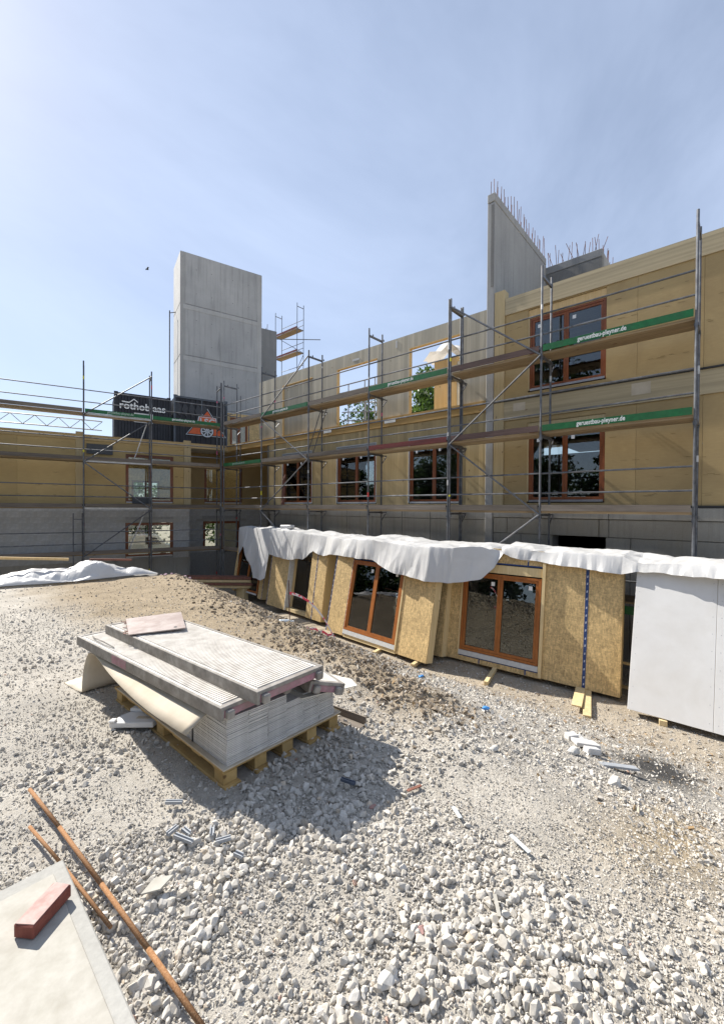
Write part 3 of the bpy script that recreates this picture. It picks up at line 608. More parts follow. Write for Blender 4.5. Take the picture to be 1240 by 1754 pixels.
def window(parent, F, u0, u1, v0, v1, w, wood='window_wood', sub=True, sill='sill_white', stick=((0.3, 0.86), (0.82, 0.86)), sash_w=0.062, mirror=False, local=False):
    """two-leaf timber window; the outer frame is the part, leaves, panes, sill and stickers its sub-parts"""
    fb = 0.055; mb = MB()
    mb.fbox(F, u0, u0+fb, v0, v1, w-0.08, w).fbox(F, u1-fb, u1, v0, v1, w-0.08, w).fbox(F, u0+fb, u1-fb, v1-fb, v1, w-0.08, w).fbox(F, u0+fb, u1-fb, v0, v0+fb, w-0.08, w)
    wd = mesh('window', mb, wood, parent, local=local)
    um = (u0+u1)/2
    for a, b in ((u0+fb+0.003, um-0.002), (um+0.002, u1-fb-0.003)):
        c, d = v0+fb+0.003, v1-fb-0.003; s = sash_w
        mesh('sash', MB().fbox(F, a, a+s, c, d, w-0.075, w-0.016).fbox(F, b-s, b, c, d, w-0.075, w-0.016).fbox(F, a+s, b-s, c, c+s, w-0.075, w-0.016).fbox(F, a+s, b-s, d-s, d, w-0.075, w-0.016), wood, wd, local=local)
        mesh('pane', MB().fbox(F, a+s-0.004, b-s+0.004, c+s-0.004, d-s+0.004, w-0.052, w-0.040), 'glass', wd, local=local)
        if stick:
            k = 0.80 if a < um-0.1 and b < um+0.1 else 0.80
            su = a + (b-a)*(0.74 if not mirror else 0.16)
            mesh('sticker', MB().fbox(F, su, su+0.085, c+(d-c)*0.875, c+(d-c)*0.875+0.095, w-0.0395, w-0.0385), 'sticker', wd, local=local)
    if sill: mesh('sill', MB().fbox(F, u0+0.02, u1-0.02, v0-0.012, v0+0.045, w+0.002, w+0.045), sill, wd, local=local)
    return wd
for a, b in WIN_Y:
    wd = window(RB, FX, a+0.045, b-0.03, 2.03, 4.02, -0.05)
    mesh('shutter_box', MB().fbox(FX, a+0.02, b-0.02, 4.06, 4.22, -0.10, -0.03), 'shutter_gray', wd)
    mesh('box_trim', MB().fbox(FX, a+0.002, b-0.002, 4.225, 4.258, -0.12, 0.012).fbox(FX, a+0.002, a+0.028, 2.03, 4.225, -0.12, 0.010).fbox(FX, b-0.028, b-0.002, 2.03, 4.225, -0.12, 0.010), 'sill_white', wd)
for v0, v1, top in ((5.16, 7.17, 7.41), (2.06, 4.0, 4.26)):
    wd = window(RB, FX, RW[0]+0.01, RW[1]-0.04, v0, v1, -0.05, sill='sill_alu')
    mesh('head_board', MB().fbox(FX, RW[0]+0.004, RW[1]-0.004, v1+0.005, top, -0.10, -0.045), 'fresh_wood' if v0 > 4 else 'post_wood', wd)
    mesh('reveal_board', MB().fbox(FX, RW[1]-0.037, RW[1]-0.004, v0, v1, -0.1, -0.022), 'post_wood', wd)
# floors, roof, back walls: closed dark rooms behind the glass
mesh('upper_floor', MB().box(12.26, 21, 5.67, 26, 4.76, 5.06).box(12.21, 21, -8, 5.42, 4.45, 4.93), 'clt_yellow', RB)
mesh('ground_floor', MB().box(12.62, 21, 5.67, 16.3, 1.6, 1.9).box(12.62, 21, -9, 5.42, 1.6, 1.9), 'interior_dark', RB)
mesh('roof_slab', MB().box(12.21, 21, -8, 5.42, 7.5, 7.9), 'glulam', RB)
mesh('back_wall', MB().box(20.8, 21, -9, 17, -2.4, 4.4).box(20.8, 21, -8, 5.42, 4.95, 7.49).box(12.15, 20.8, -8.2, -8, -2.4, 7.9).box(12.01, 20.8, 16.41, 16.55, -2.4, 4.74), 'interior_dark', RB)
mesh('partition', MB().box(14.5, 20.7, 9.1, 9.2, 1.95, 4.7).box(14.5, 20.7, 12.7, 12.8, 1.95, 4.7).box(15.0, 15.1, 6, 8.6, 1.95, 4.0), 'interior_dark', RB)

# concrete fin wall with starter bars
def bars(parent, pts, h0, h1, r=0.010, lean=0.05):
    for p in pts:
        h = rnd.uniform(h0, h1); q = (p[0]+rnd.gauss(0, lean)*h, p[1]+rnd.gauss(0, lean)*h, p[2]+h)
        mesh('rebar', MB().tube((p[0], p[1], p[2]-0.05), q, r, 5), 'rebar_rust', parent)
FW = thing('concrete_wall', 'tall thin concrete fin wall topped by a row of rusty starter bars', 'wall', (12.0, 5.55, -2.2))
mesh('wall_body', MB().box(11.95, 16.4, 5.435, 5.662, -2.4, 10.88), 'concrete_fin', FW, bevel=0.012)
mesh('top_course', MB().box(11.94, 16.39, 5.43, 5.667, 10.895, 11.15), 'concrete_fin', FW, bevel=0.015)
mesh('rough_edge', MB().box(11.935, 11.948, 5.46, 5.54, 8.4, 10.8), 'concrete_rough', FW)
bars(FW, [(12.05+4.3*k/33+rnd.uniform(-.03, .03), 5.47 if k % 2 else 5.62, 11.15) for k in range(34)], 0.42, 0.78, lean=0.035)
CW = thing('concrete_core', 'dark concrete stair core behind the fin wall with tangled rusty starter bars', 'wall', (16.5, 4.5, 5.0))
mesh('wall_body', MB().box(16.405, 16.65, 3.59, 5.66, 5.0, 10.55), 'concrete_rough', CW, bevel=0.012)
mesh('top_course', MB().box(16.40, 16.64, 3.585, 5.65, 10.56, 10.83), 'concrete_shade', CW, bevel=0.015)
mesh('return_wall', MB().box(16.655, 19.5, 3.59, 3.83, 5.0, 10.8), 'concrete_fin', CW, bevel=0.012)
bars(CW, [(16.45+rnd.uniform(0, .15), 3.65+1.85*k/19+rnd.uniform(-.04, .04), 10.83) for k in range(20)], 0.30, 0.75, lean=0.16)
bars(CW, [(16.7+2.7*k/12, 3.66+rnd.uniform(0, .1), 10.8) for k in range(13)], 0.4, 0.75, lean=0.05)

# ================================================================ left timber building (local frame: s along, off away from the camera)
LB = thing('low_timber_building', 'single storey timber building on grey block basement behind left scaffold', 'building', (LOX, LOY, 0), PHI)
FL = Fr((0, 1.05, 0), (1, 0, 0), (0, 0, 1), (0, -1, 0)); FR_ = Fr((0, 3.0, 0), (1, 0, 0), (0, 0, 1), (0, -1, 0))
UW, LW, RUW, RLW = (1.61, 3.65, 2.0, 4.28), (1.60, 3.65, -0.56, 1.09), (5.53, 7.62, 2.04, 4.18), (5.47, 7.47, -0.62, 1.06)
for (a, b) in ((-9, -4.42), (-4.42, -2.3), (-2.3, -0.302), (-0.018, 2.2), (2.2, 4.118)):
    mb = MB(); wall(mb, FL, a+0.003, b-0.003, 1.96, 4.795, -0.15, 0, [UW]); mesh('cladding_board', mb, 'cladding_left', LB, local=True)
for a, b in ((-4.7, -4.42), (-0.30, -0.02), (4.12, 4.45)):
    mesh('post', MB().fbox(FL, a, b, 1.95, 5.12, -0.16, 0.05), 'post_wood', LB, local=True, bevel=0.006)
mesh('edge_beam', MB().fbox(FL, -9, 6.30, 4.80, 5.02, -0.3, 0.035), 'glulam_local', LB, local=True)
mesh('edge_strip', MB().fbox(FL, -9, 6.30, 4.77, 4.797, -0.1, 0.05), 'post_wood', LB, local=True)
prt = MB()
for k in range(70):
    u = rnd.choice([rnd.uniform(-2.6, -0.6), rnd.uniform(0.1, 1.3), rnd.uniform(3.7, 4.0)]); v = rnd.choice([2.3, 2.75, 3.3, 3.75, 4.3, 4.6]) + rnd.uniform(-.03, .03); ln = rnd.uniform(0.05, 0.2)
    if u+ln < 1.6 or u > 3.66: prt.fbox(FL, u, u+ln, v, v+rnd.uniform(0.008, 0.02), 0.0008, 0.0015)
mesh('board_print', prt, 'print_gray', LB, local=True, kind='stuff')
mesh('membrane_strip', MB().fbox(FL, -9, 4.45, 1.865, 1.955, -0.12, 0.03), 'black_strip', LB, local=True)
blk = MB().box(0, 0.488, 0, 0.12, 0, 0.238); blk_me = None
def blocks(F, u0, u1, v0, v1, hole, parent, mort):
    global blk_me
    row = 0; v = v1-0.25
    while v > v0-0.2:
        u = u0 - (0.25 if row % 2 else 0)
        while u < u1-0.02:
            a, b = max(u, u0), min(u+0.5, u1)
            segs = [(a, b)]
            if v < hole[3]-0.02 and v+0.25 > hole[2]+0.02: segs = [s for s in ((a, min(b, hole[0])), (max(a, hole[1]), b)) if s[1]-s[0] > 0.06]
            for (p, q) in segs:
                d = rnd.uniform(0.0, 0.005)
                if abs((q-p)-0.5) < 1e-6 and blk_me is not None:
                    o = bpy.data.objects.new('block', blk_me); COL.objects.link(o); o.parent = parent; o.location = F.P(p+0.003, v+0.003, d)
                else:
                    o = mesh('block', MB().fbox(Fr((0, 0, 0), F.U, F.V, F.W), 0, q-p-0.006, 0, 0.244, -0.08, 0), 'aac_block', parent, local=True); o.location = F.P(p+0.003, v+0.003, d)
                    if abs((q-p)-0.5) < 1e-6: blk_me = o.data
            u += 0.5
        v -= 0.25; row += 1
mb = MB(); wall(mb, FL, -9, 4.40, -0.62, 1.86, -0.24, -0.006, [LW]); bw = mesh('basement_wall', mb, 'mortar', LB, local=True)
blocks(FL, -3.9, 4.40, -0.62, 1.86, (LW[0], LW[1], LW[2], 1.24), bw, None)
mesh('lintel', MB().fbox(FL, 1.25, 3.95, 1.10, 1.24, -0.1, 0.012), 'concrete_slab', LB, local=True)
mesh('base_wall', MB().fbox(FL, -9, 4.42, -2.6, -0.625, -0.3, 0.0), 'concrete_plinth', LB, local=True)
mb = MB(); wall(mb, FR_, 4.3, 10.5, -2.6, 1.86, -0.24, -0.006, [RLW]); bw2 = mesh('basement_wall', mb, 'mortar', LB, local=True)
blocks(FR_, 4.42, 9.4, -0.62, 1.86, (RLW[0], RLW[1], RLW[2], 1.20), bw2, None)
mesh('lintel', MB().fbox(FR_, 5.1, 7.85, 1.07, 1.20, -0.1, 0.012), 'concrete_slab', LB, local=True)
mb = MB(); wall(mb, FR_, 4.3, 10.5, 1.95, 4.79, -0.15, 0, [RUW]); mesh('cladding_board', mb, 'cladding_board', LB, local=True)
mesh('side_wall', MB().box(4.20, 4.428, 1.21, 2.99, -2.6, 1.86).box(4.20, 4.428, 1.21, 2.99, 1.95, 4.79), 'aac_block', LB, local=True)
for F, (a, b, c, d), wood in ((FL, UW, 'window_wood'), (FL, LW, 'window_wood'), (FR_, RUW, 'window_wood'), (FR_, RLW, 'window_wood')):
    window(LB, F, a+0.01, b-0.01, c+0.03, d-0.01, -0.04, wood, stick=None, local=True)
mesh('roof_slab', MB().box(-9, 6.25, 1.36, 9.3, 4.81, 5.0), 'interior_white', LB, local=True)
mesh('floor_slab', MB().box(-9, 4.4, 1.30, 9, 1.62, 1.86).box(4.44, 10.4, 3.26, 9, 1.60, 1.84), 'interior_white', LB, local=True)
mesh('basement_floor', MB().box(-9, 10, 1.0, 9, -2.5, -2.3), 'concrete_slab', LB, local=True)
FB = Fr((0, 9.0, 0), (1, 0, 0), (0, 0, 1), (0, -1, 0))
BWIN = (2.45, 4.05, 2.35, 3.50)
mb = MB(); wall(mb, FB, -9, 10.4, 1.87, 4.80, -0.2, 0, [BWIN, (9.5, 10.3, 2.0, 4.7), (-8.6, 1.3, 2.0, 4.7)]); mesh('back_wall', mb, 'osb', LB, local=True)  # wide unseen openings beside BWIN are added to let sun brighten the room
window(LB, FB, BWIN[0], BWIN[1], BWIN[2], BWIN[3], 0.02, stick=None, sill=None, local=True)
mb = MB(); wall(mb, FB, -9, 10.4, -2.3, 1.6, -0.2, 0, [(1.2, 5.4, -1.3, 1.3), (6.5, 7.6, -1.2, 1.3), (-2, 0.6, -1.2, 1.3)]); mesh('back_wall', mb, 'aac_block', LB, local=True)
mesh('end_wall', MB().box(-9.2, -9.0, 1.2, 9, -2.5, 4.79), 'aac_block', LB, local=True)
mesh('leaning_board', MB().fbox(FL, 0.10, 1.10, 4.18, 4.62, 0.05, 0.07), 'dark_gray', LB, local=True)
mesh('leaning_board', MB().fbox(FL, 1.88, 2.72, 1.98, 2.28, 0.05, 0.07), 'dark_gray', LB, local=True)
# upper storey stub wall with a window beside the containers
FU = Fr((0, 4.0, 0), (1, 0, 0), (0, 0, 1), (0, -1, 0))
UWN = (7.20, 8.24, 5.02, 7.16)
mb = MB(); wall(mb, FU, 7.02, 9.05, 5.03, 7.40, -0.2, 0, [UWN]); sw = mesh('upper_stub_wall', mb, 'osb', LB, local=True, label='strand board wall with a brown window on the roof beside the containers')
window(LB, FU, UWN[0]+0.005, UWN[1]-0.005, 5.06, 7.15, 0.01, stick=None, sill=None, local=True)
mesh('joint_tape', MB().fbox(FU, 8.30, 8.34, 5.03, 7.3, 0.001, 0.004).fbox(FU, 7.14, 8.34, 7.19, 7.23, 0.001, 0.004), 'tape_blue', LB, local=True)

# ================================================================ concrete towers
TW = thing('concrete_tower', 'tall bare concrete lift tower cast in stacked pours behind the containers', 'tower', (LOX, LOY, 0), PHI)
zt = [4.9, 7.93, 11.0, 14.07, 17.18]
for k in range(4):
    mesh('pour', MB().box(4.78, 9.81, 6.0, 8.35, zt[k]+(0.012 if k else 0), zt[k+1]-0.012), 'concrete_tower', TW, local=True, bevel=0.025)
    if k: mesh('pour_joint', MB().box(4.80, 9.79, 6.012, 8.33, zt[k]-0.04, zt[k]+0.04), 'concrete_shade', TW, local=True)
    if k: mesh('joint_band', MB().box(4.95, 9.6, 5.988, 5.999, zt[k]-0.30, zt[k]-0.05), 'concrete_light', TW, local=True)
for s_ in (4.80, 9.50): mesh('edge_band', MB().box(s_, s_+0.28, 5.99, 5.9985, 5.0, 17.1), 'concrete_light' if s_ > 5 else 'concrete_fin', TW, local=True)
mesh('panel_seam', MB().box(7.16, 7.20, 5.989, 5.9985, 5.0, 17.1), 'concrete_light', TW, local=True)
for s_ in (5.7, 6.6, 7.9, 8.9):
    for k in range(4):
        for dz in (0.75, 2.2): mesh('tie_hole', MB().tube((s_, 5.9975, zt[k]+dz), (s_, 6.02, zt[k]+dz), 0.022, 8), 'dark_gray', TW, local=True)
mesh('lifting_eye', MB().box(8.55, 8.85, 6.6, 6.8, 17.15, 17.22), 'concrete_shade', TW, local=True)
T2 = thing('concrete_shaft', 'lower dark concrete shaft standing behind the tall tower', 'tower', (LOX, LOY, 0), PHI)
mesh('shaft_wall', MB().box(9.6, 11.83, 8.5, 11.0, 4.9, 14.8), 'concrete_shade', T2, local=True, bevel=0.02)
bars(T2, [], 0.2, 0.4)
for s_ in (11.1, 11.2): mesh('rebar', MB().tube((s_, 8.8, 14.75), (s_+0.02, 8.8, 15.3 if s_ > 11.15 else 15.0), 0.02, 5), 'rebar_rust', T2, local=True)

# ================================================================ containers
def corrugated(mb, F, u0, u1, v0, v1, w, pitch=0.27, dep=0.045):
    n = max(1, round((u1-u0)/pitch)); p = (u1-u0)/n; prof = []
    for k in range(n): a = u0+k*p; prof += [(a, w), (a+p*0.36, w), (a+p*0.46, w-dep), (a+p*0.90, w-dep)]
    prof.append((u1, w))
    mb.grid([[F.P(u, v, ww) for (u, ww) in prof] for v in (v0, v1)], flip=F.flip())
def container(name, label, s0, s1, z0, z1, off, frame_mat, wall_mat):
    C_ = thing(name, label, 'container', (LOX, LOY, z0), PHI)
    F = Fr((0, off, -z0), (1, 0, 0), (0, 0, 1), (0, -1, 0)); Fs = Fr((s0, off, -z0), (0, 1, 0), (0, 0, 1), (-1, 0, 0)); D = 2.3
    mb = MB(); corrugated(mb, F, s0+0.07, s1-0.07, z0+0.12, z1-0.1, -0.02); mesh('front_wall', mb, wall_mat, C_, local=True)
    mb = MB(); corrugated(mb, Fs, 0.07, D-0.07, z0+0.12, z1-0.1, -0.02); mesh('side_wall', mb, wall_mat, C_, local=True)
    mesh('shell', MB().box(s0+0.1, s1-0.1, off+0.1, off+D, 0.02, z1-z0-0.02), wall_mat, C_, local=True)
    for a in (s0, s1-0.09): mesh('corner_post', MB().box(a, a+0.09, off, off+0.09, 0.0, z1-z0), frame_mat, C_, local=True)
    mesh('top_rail', MB().box(s0+0.09, s1-0.09, off, off+0.08, z1-z0-0.1, z1-z0-0.003), frame_mat, C_, local=True)
    mesh('bottom_rail', MB().box(s0+0.09, s1-0.09, off, off+0.08, 0.0, 0.12), frame_mat, C_, local=True)
    for a in (s0, s1-0.18): mesh('corner_casting', MB().box(a, a+0.18, off-0.006, off+0.16, z1-z0-0.004, z1-z0+0.035), frame_mat, C_, local=True)
    return C_, F
def fit_text(s, F, u0, u1, v, w, thick=0.0, vs_=1.0):
    mb = text_mb(s, Fr((0, 0, 0), (1, 0, 0), (0, 1, 0), (0, 0, 1)), 0, 0, 1.0, 0, thick)
    xs = [p[0] for p in mb.v]; k = (u1-u0)/(max(xs)-min(xs)); x0 = min(xs); out = MB()
    out.add([F.P(u0+(p[0]-x0)*k, v+p[1]*k*vs_, w) for p in mb.v], [f[::-1] if F.flip() else f for f in mb.f]); return out
C1, F = container('shipping_container', 'black corrugated site container with white lettering rothoblaas on the low roof', 1.25, 3.88, 5.03, 7.63, 3.4, 'container_black', 'container_black')
mesh('lettering', fit_text('rothoblaas', F, 1.50, 3.62, 6.84, 0.012, 0.018), 'letter_white', C1, local=True)
mb = MB()
for (a, b) in (((1.60, 7.19), (1.92, 7.17)), ((1.92, 7.17), (2.14, 7.36)), ((2.14, 7.36), (2.32, 7.22))): mb.bar(F.P(a[0], a[1], 0.008), F.P(b[0], b[1], 0.008), 0.008, 0.05, upv=(0, -1, 0)) if False else mb.poly(F, [(a[0], a[1]-0.028), (b[0], b[1]-0.028), (b[0], b[1]+0.028), (a[0], a[1]+0.028)], 0.004, 0.012)
mesh('roof_mark', mb, 'letter_white', C1, local=True)
mesh('window_panel', MB().fbox(F, 2.14, 3.02, 6.20, 6.68, -0.02, 0.006), 'sill_white', C1, local=True)
C2, F = container('shipping_container', 'grey framed black container with orange triangle emblem left of the scaffold corner', 4.02, 6.87, 5.03, 7.86, 3.35, 'container_gray', 'container_black')
for a in (5.42, 6.25): mesh('rib', MB().fbox(F, a, a+0.07, 5.95, 7.75, -0.02, 0.004), 'container_gray', C2, local=True)
mb = MB()
for k in range(5):
    a = 4.22+k*0.34; mb.poly(F, [(a, 7.62-0.1*(k % 2)), (a+0.20, 7.25), (a+0.10, 6.75), (a-0.14, 7.1)], 0.003, 0.006)
mesh('painted_pattern', mb, 'emblem_shadow', C2, local=True)
tri = lambda i: [(4.62+i*1.25, 5.80+i*0.72), (6.80-i*1.25, 5.80+i*0.72), (5.76+0*i, 7.34-i*1.45)]
for i, (mt, w_) in enumerate((('emblem_silver', 0.004), ('emblem_black', 0.010), ('emblem_orange', 0.016))):
    mesh('emblem_triangle', MB().poly(F, tri((0, 0.045, 0.10)[i]), w_-0.003, w_), mt, C2, local=True)
ring = lambda r, n=28: [(5.74+r*math.cos(2*math.pi*k/n), 6.08+r*math.sin(2*math.pi*k/n)) for k in range(n)]
mesh('emblem_wheel', MB().poly(F, ring(0.37), 0.018, 0.022), 'emblem_black', C2, local=True)
mb = MB(); ro, ri = ring(0.34), ring(0.27)
for k in range(28): j = (k+1) % 28; mb.poly(F, [ro[k], ro[j], ri[j], ri[k]], 0.023, 0.027)
for k in range(4): t = math.pi*(k+0.25)/4; mb.poly(F, [(5.74+0.27*math.cos(t)-0.03*math.sin(t), 6.08+0.27*math.sin(t)+0.03*math.cos(t)), (5.74-0.27*math.cos(t)-0.03*math.sin(t), 6.08-0.27*math.sin(t)+0.03*math.cos(t)), (5.74-0.27*math.cos(t)+0.03*math.sin(t), 6.08-0.27*math.sin(t)-0.03*math.cos(t)), (5.74+0.27*math.cos(t)+0.03*math.sin(t), 6.08+0.27*math.sin(t)-0.03*math.cos(t))], 0.023, 0.026)
mesh('wheel_ring', mb, 'emblem_silver', C2, local=True)
mesh('emblem_banner', MB().poly(F, [(5.18, 6.30), (6.36, 6.30), (6.22, 6.86), (5.28, 6.86)], 0.026, 0.030), 'emblem_silver', C2, local=True)
mesh('banner_field', MB().poly(F, [(5.24, 6.34), (6.30, 6.34), (6.17, 6.82), (5.33, 6.82)], 0.031, 0.033), 'emblem_orange', C2, local=True)
mesh('banner_lettering', fit_text('LSC', F, 5.36, 6.16, 6.42, 0.036, 0.03), 'emblem_silver', C2, local=True)
# ================================================================ scaffolds
LV = {'T': 7.73, 'A': 5.73, 'B': 3.73, 'C': 1.73, 'D': -0.27, 'E': -2.05}
def scaffold(root, P, stations, bays, local, wood_s, console=True, rails=('A', 'B', 'C', 'D'), toe=None, diag=(), levels='ABCDE', top=True, r=0.028, tx=None, width=0.71, text_flip=False, white_edge=()):
    """P(a, b, z) places a point along the scaffold; stations are frame positions, bays pairs of station indices"""
    order = (['T'] if top else []) + list(levels)
    for si, a in enumerate(stations):
        for hi, lo in zip(order[:-1], order[1:]):
            z1, z0 = LV[hi], LV[lo]; mb = MB(); e = 0.22 if hi == 'T' else -0.02
            for b in (0, width): mb.tube(P(a, b, z0-0.02), P(a, b, z1+e), r, 8)
            mb.bar(P(a, 0, z1-0.03), P(a, width, z1-0.03), 0.05, 0.06)
            if hi == 'T':
                for b in (0.02, width-0.1): mb.bar(P(a, b+0.18, z1), P(a, b+0.18, z1+0.07), 0.012, 0.05, upv=(1, 0, 0))
            elif console:
                mb.tube(P(a, width, z1-0.34), P(a, width+0.26, z1-0.06), 0.018, 6); mb.tube(P(a, width, z1-0.03), P(a, width+0.28, z1-0.03), 0.02, 6)
            fr = mesh('frame', mb, 'steel_tube', root, local=local)
            if rnd.random() < 0.75:
                zz = rnd.uniform(z0+0.15, z1-0.3); b = rnd.choice([0, 0, width]); mt = rnd.choice(['paint_pink', 'paint_pink', 'paint_red', 'steel_light', 'paint_yellow', 'steel_light'])
                mesh('paint_band', MB().tube(P(a, b, zz), P(a, b, zz+rnd.uniform(0.05, 0.2)), r+0.002, 8), mt, fr, local=local)
            if hi != 'T':
                mesh('coupler', MB().bar(P(a, -0.02, z1-0.10), P(a, 0.05, z1-0.10), 0.075, 0.07).bar(P(a, width-0.03, z0+1.95), P(a, width+0.04, z0+1.95), 0.07, 0.08), 'steel_tube', fr, local=local)
    for bi, (i, j) in enumerate(bays):
        a0, a1 = stations[i], stations[j]; d = 0.03 if a1 > a0 else -0.03
        for lv in levels[:-1]:
            z = LV[lv]
            for k in range(2):
                b0 = 0.03 + k*0.335
                mesh('deck_plank', MB().bar(P(a0+d, b0+0.16, z+0.045+rnd.uniform(-.004, .004)), P(a1-d, b0+0.16, z+0.045+rnd.uniform(-.004, .004)), 0.318, 0.055), 'deck_under'+wood_s, root, local=local)
            if (bi, lv) in white_edge:
                mesh('deck_rim', MB().bar(P(a0+d, 0.012, z+0.03), P(a1-d, 0.012, z+0.03), 0.02, 0.075), 'steel_light', root, local=local)
            tk = (toe or {}).get((bi, lv), 'gray')
            if tk:
                mt = {'gray': 'plank_gray'+wood_s, 'green': 'toe_green', 'faded': 'toe_green', 'brown': 'toe_brown', 'red': 'toe_red'}[tk]
                tb = mesh('toe_board', MB().bar(P(a0+d*1.6, -0.028, z+0.15), P(a1-d*1.6, -0.028, z+0.15), 0.03, 0.152), mt, root, local=local)
                if tk in ('green', 'faded') and tx:
                    F, u0, u1 = tx(a0, a1, z+0.125)
                    mesh('lettering', fit_text('geruestbau-pleyner.de', F, u0, u1, 0, 0.0165, 0.022 if tk == 'green' else 0.008, 1.35), 'letter_white' if tk == 'green' else 'letter_faded', tb, local=local)
            if lv in rails:
                for h in (0.52, 1.02):
                    mesh('guard_rail', MB().tube(P(a0, 0.03, z+h), P(a1, 0.03, z+h+rnd.uniform(-.01, .01)), 0.0225, 7), 'steel_tube', root, local=local)
    for (i, l0, j, l1) in diag:
        mesh('diagonal_brace', MB().tube(P(stations[i], -0.045, LV[l0]-0.02), P(stations[j], -0.045, LV[l1]-0.02), 0.025, 8), 'steel_tube', root, local=local)
SR = thing('scaffold', 'tall plank scaffold with green toe boards along the right timber building', 'scaffold', (10.99, 9.4, -2.05))
PR = lambda a, b, z: (10.99+b, a, z)
def txR(a0, a1, z):
    lo, hi = min(a0, a1), max(a0, a1); m_ = hi - 0.235*(hi-lo); return Fr((10.99-0.028, 0, z-0.012), (0, -1, 0), (0, 0, 1), (-1, 0, 0)), -(m_-0.12), -(m_-0.12)+1.0
stR = [0.67, 3.735, 6.305, 6.362, 9.432, 12.502, 15.572, 18.64]
toeR = {(0, 'A'): 'green', (1, 'A'): 'brown', (2, 'A'): 'green', (3, 'A'): 'gray', (4, 'A'): 'green', (5, 'A'): 'gray', (0, 'B'): 'green', (1, 'B'): 'brown', (2, 'B'): 'red', (5, 'B'): 'faded'}
scaffold(SR, PR, stR, [(0, 1), (1, 2), (3, 4), (4, 5), (5, 6), (6, 7)], False, '', toe=toeR, tx=txR,
         diag=[(2, 'T', 1, 'A'), (1, 'A', 2, 'B'), (2, 'B', 1, 'C'), (1, 'C', 2, 'D'), (5, 'T', 6, 'A'), (6, 'A', 5, 'B'), (5, 'B', 6, 'C'), (6, 'C', 5, 'D')])
mesh('access_ladder', MB().tube((11.62, 12.15, 5.75), (11.62, 13.05, 3.8), 0.02, 6).tube((11.35, 12.15, 5.75), (11.35, 13.05, 3.8), 0.02, 6), 'steel_tube', SR)
SL = thing('scaffold', 'plank scaffold with faded green toe boards in front of the low left building', 'scaffold', (LOX, LOY, 0), PHI)
PL = lambda a, b, z: (a, b, z)
def txL(a0, a1, z): return Fr((0, -0.028, z), (1, 0, 0), (0, 0, 1), (0, -1, 0)), min(a0, a1)+0.85, min(a0, a1)+1.85
scaffold(SL, PL, [-6.14, -3.07, 0.0, 2.57, 5.64], [(0, 1), (1, 2), (2, 3), (3, 4)], True, '_local', console=False, width=0.73,
         toe={(2, 'A'): 'faded', (3, 'A'): 'green', (1, 'A'): 'gray', (0, 'A'): 'gray'}, tx=txL, white_edge={(2, 'A'), (2, 'B'), (2, 'C')},
         diag=[(3, 'T', 2, 'A'), (3, 'A', 2, 'B'), (2, 'B', 3, 'C'), (3, 'C', 2, 'D')])
for (a, b) in (((2.45, 5.7), (1.90, 3.95)), ((2.38, 1.65), (1.72, -0.1))):
    mb = MB()
    for off in (0.42, 0.66): mb.bar((a[0], off, a[1]), (b[0], off, b[1]), 0.03, 0.055, upv=(0, 1, 0))
    for k in range(7): t = (k+0.5)/7; mb.tube((a[0]+(b[0]-a[0])*t, 0.42, a[1]+(b[1]-a[1])*t), (a[0]+(b[0]-a[0])*t, 0.66, a[1]+(b[1]-a[1])*t), 0.012, 6)
    mesh('access_ladder', mb, 'steel_light', SL, local=True)
mb = MB()
for z in (5.22, 5.62): mb.tube((-5.0, 0.86, z), (0.68, 0.86, z), 0.022, 7).tube((-5.0, 0.92, z+0.02), (0.55, 0.92, z+0.02), 0.022, 7)
for k in range(14): a = -4.9+k*0.4; mb.tube((a, 0.86, 5.22 if k % 2 else 5.62), (a+0.4, 0.86, 5.62 if k % 2 else 5.22), 0.014, 6)
mesh('lattice_girder', mb, 'steel_light', SL, local=True)
mb = MB().tube((-0.36, -0.02, -2.2), (-0.36, -0.02, 1.55), 0.022, 7).tube((-0.05, 0.1, -2.2), (-0.05, 0.1, 1.55), 0.022, 7).tube((-0.36, -0.02, 1.3), (-0.05, 0.1, 1.3), 0.018, 6)
mesh('end_frame', mb, 'steel_tube', SL, local=True)
# corner uprights where the two scaffolds meet
mb = MB().tube((11.02, 18.9, -2.05), (11.02, 18.9, 7.9), 0.0245, 8).tube((11.9, 18.64, -2.05), (11.9, 18.64, 7.4), 0.022, 8).tube((11.45, 19.4, -2.05), (11.45, 19.4, 5.2), 0.022, 8)
mesh('corner_upright', mb, 'steel_tube', SR)
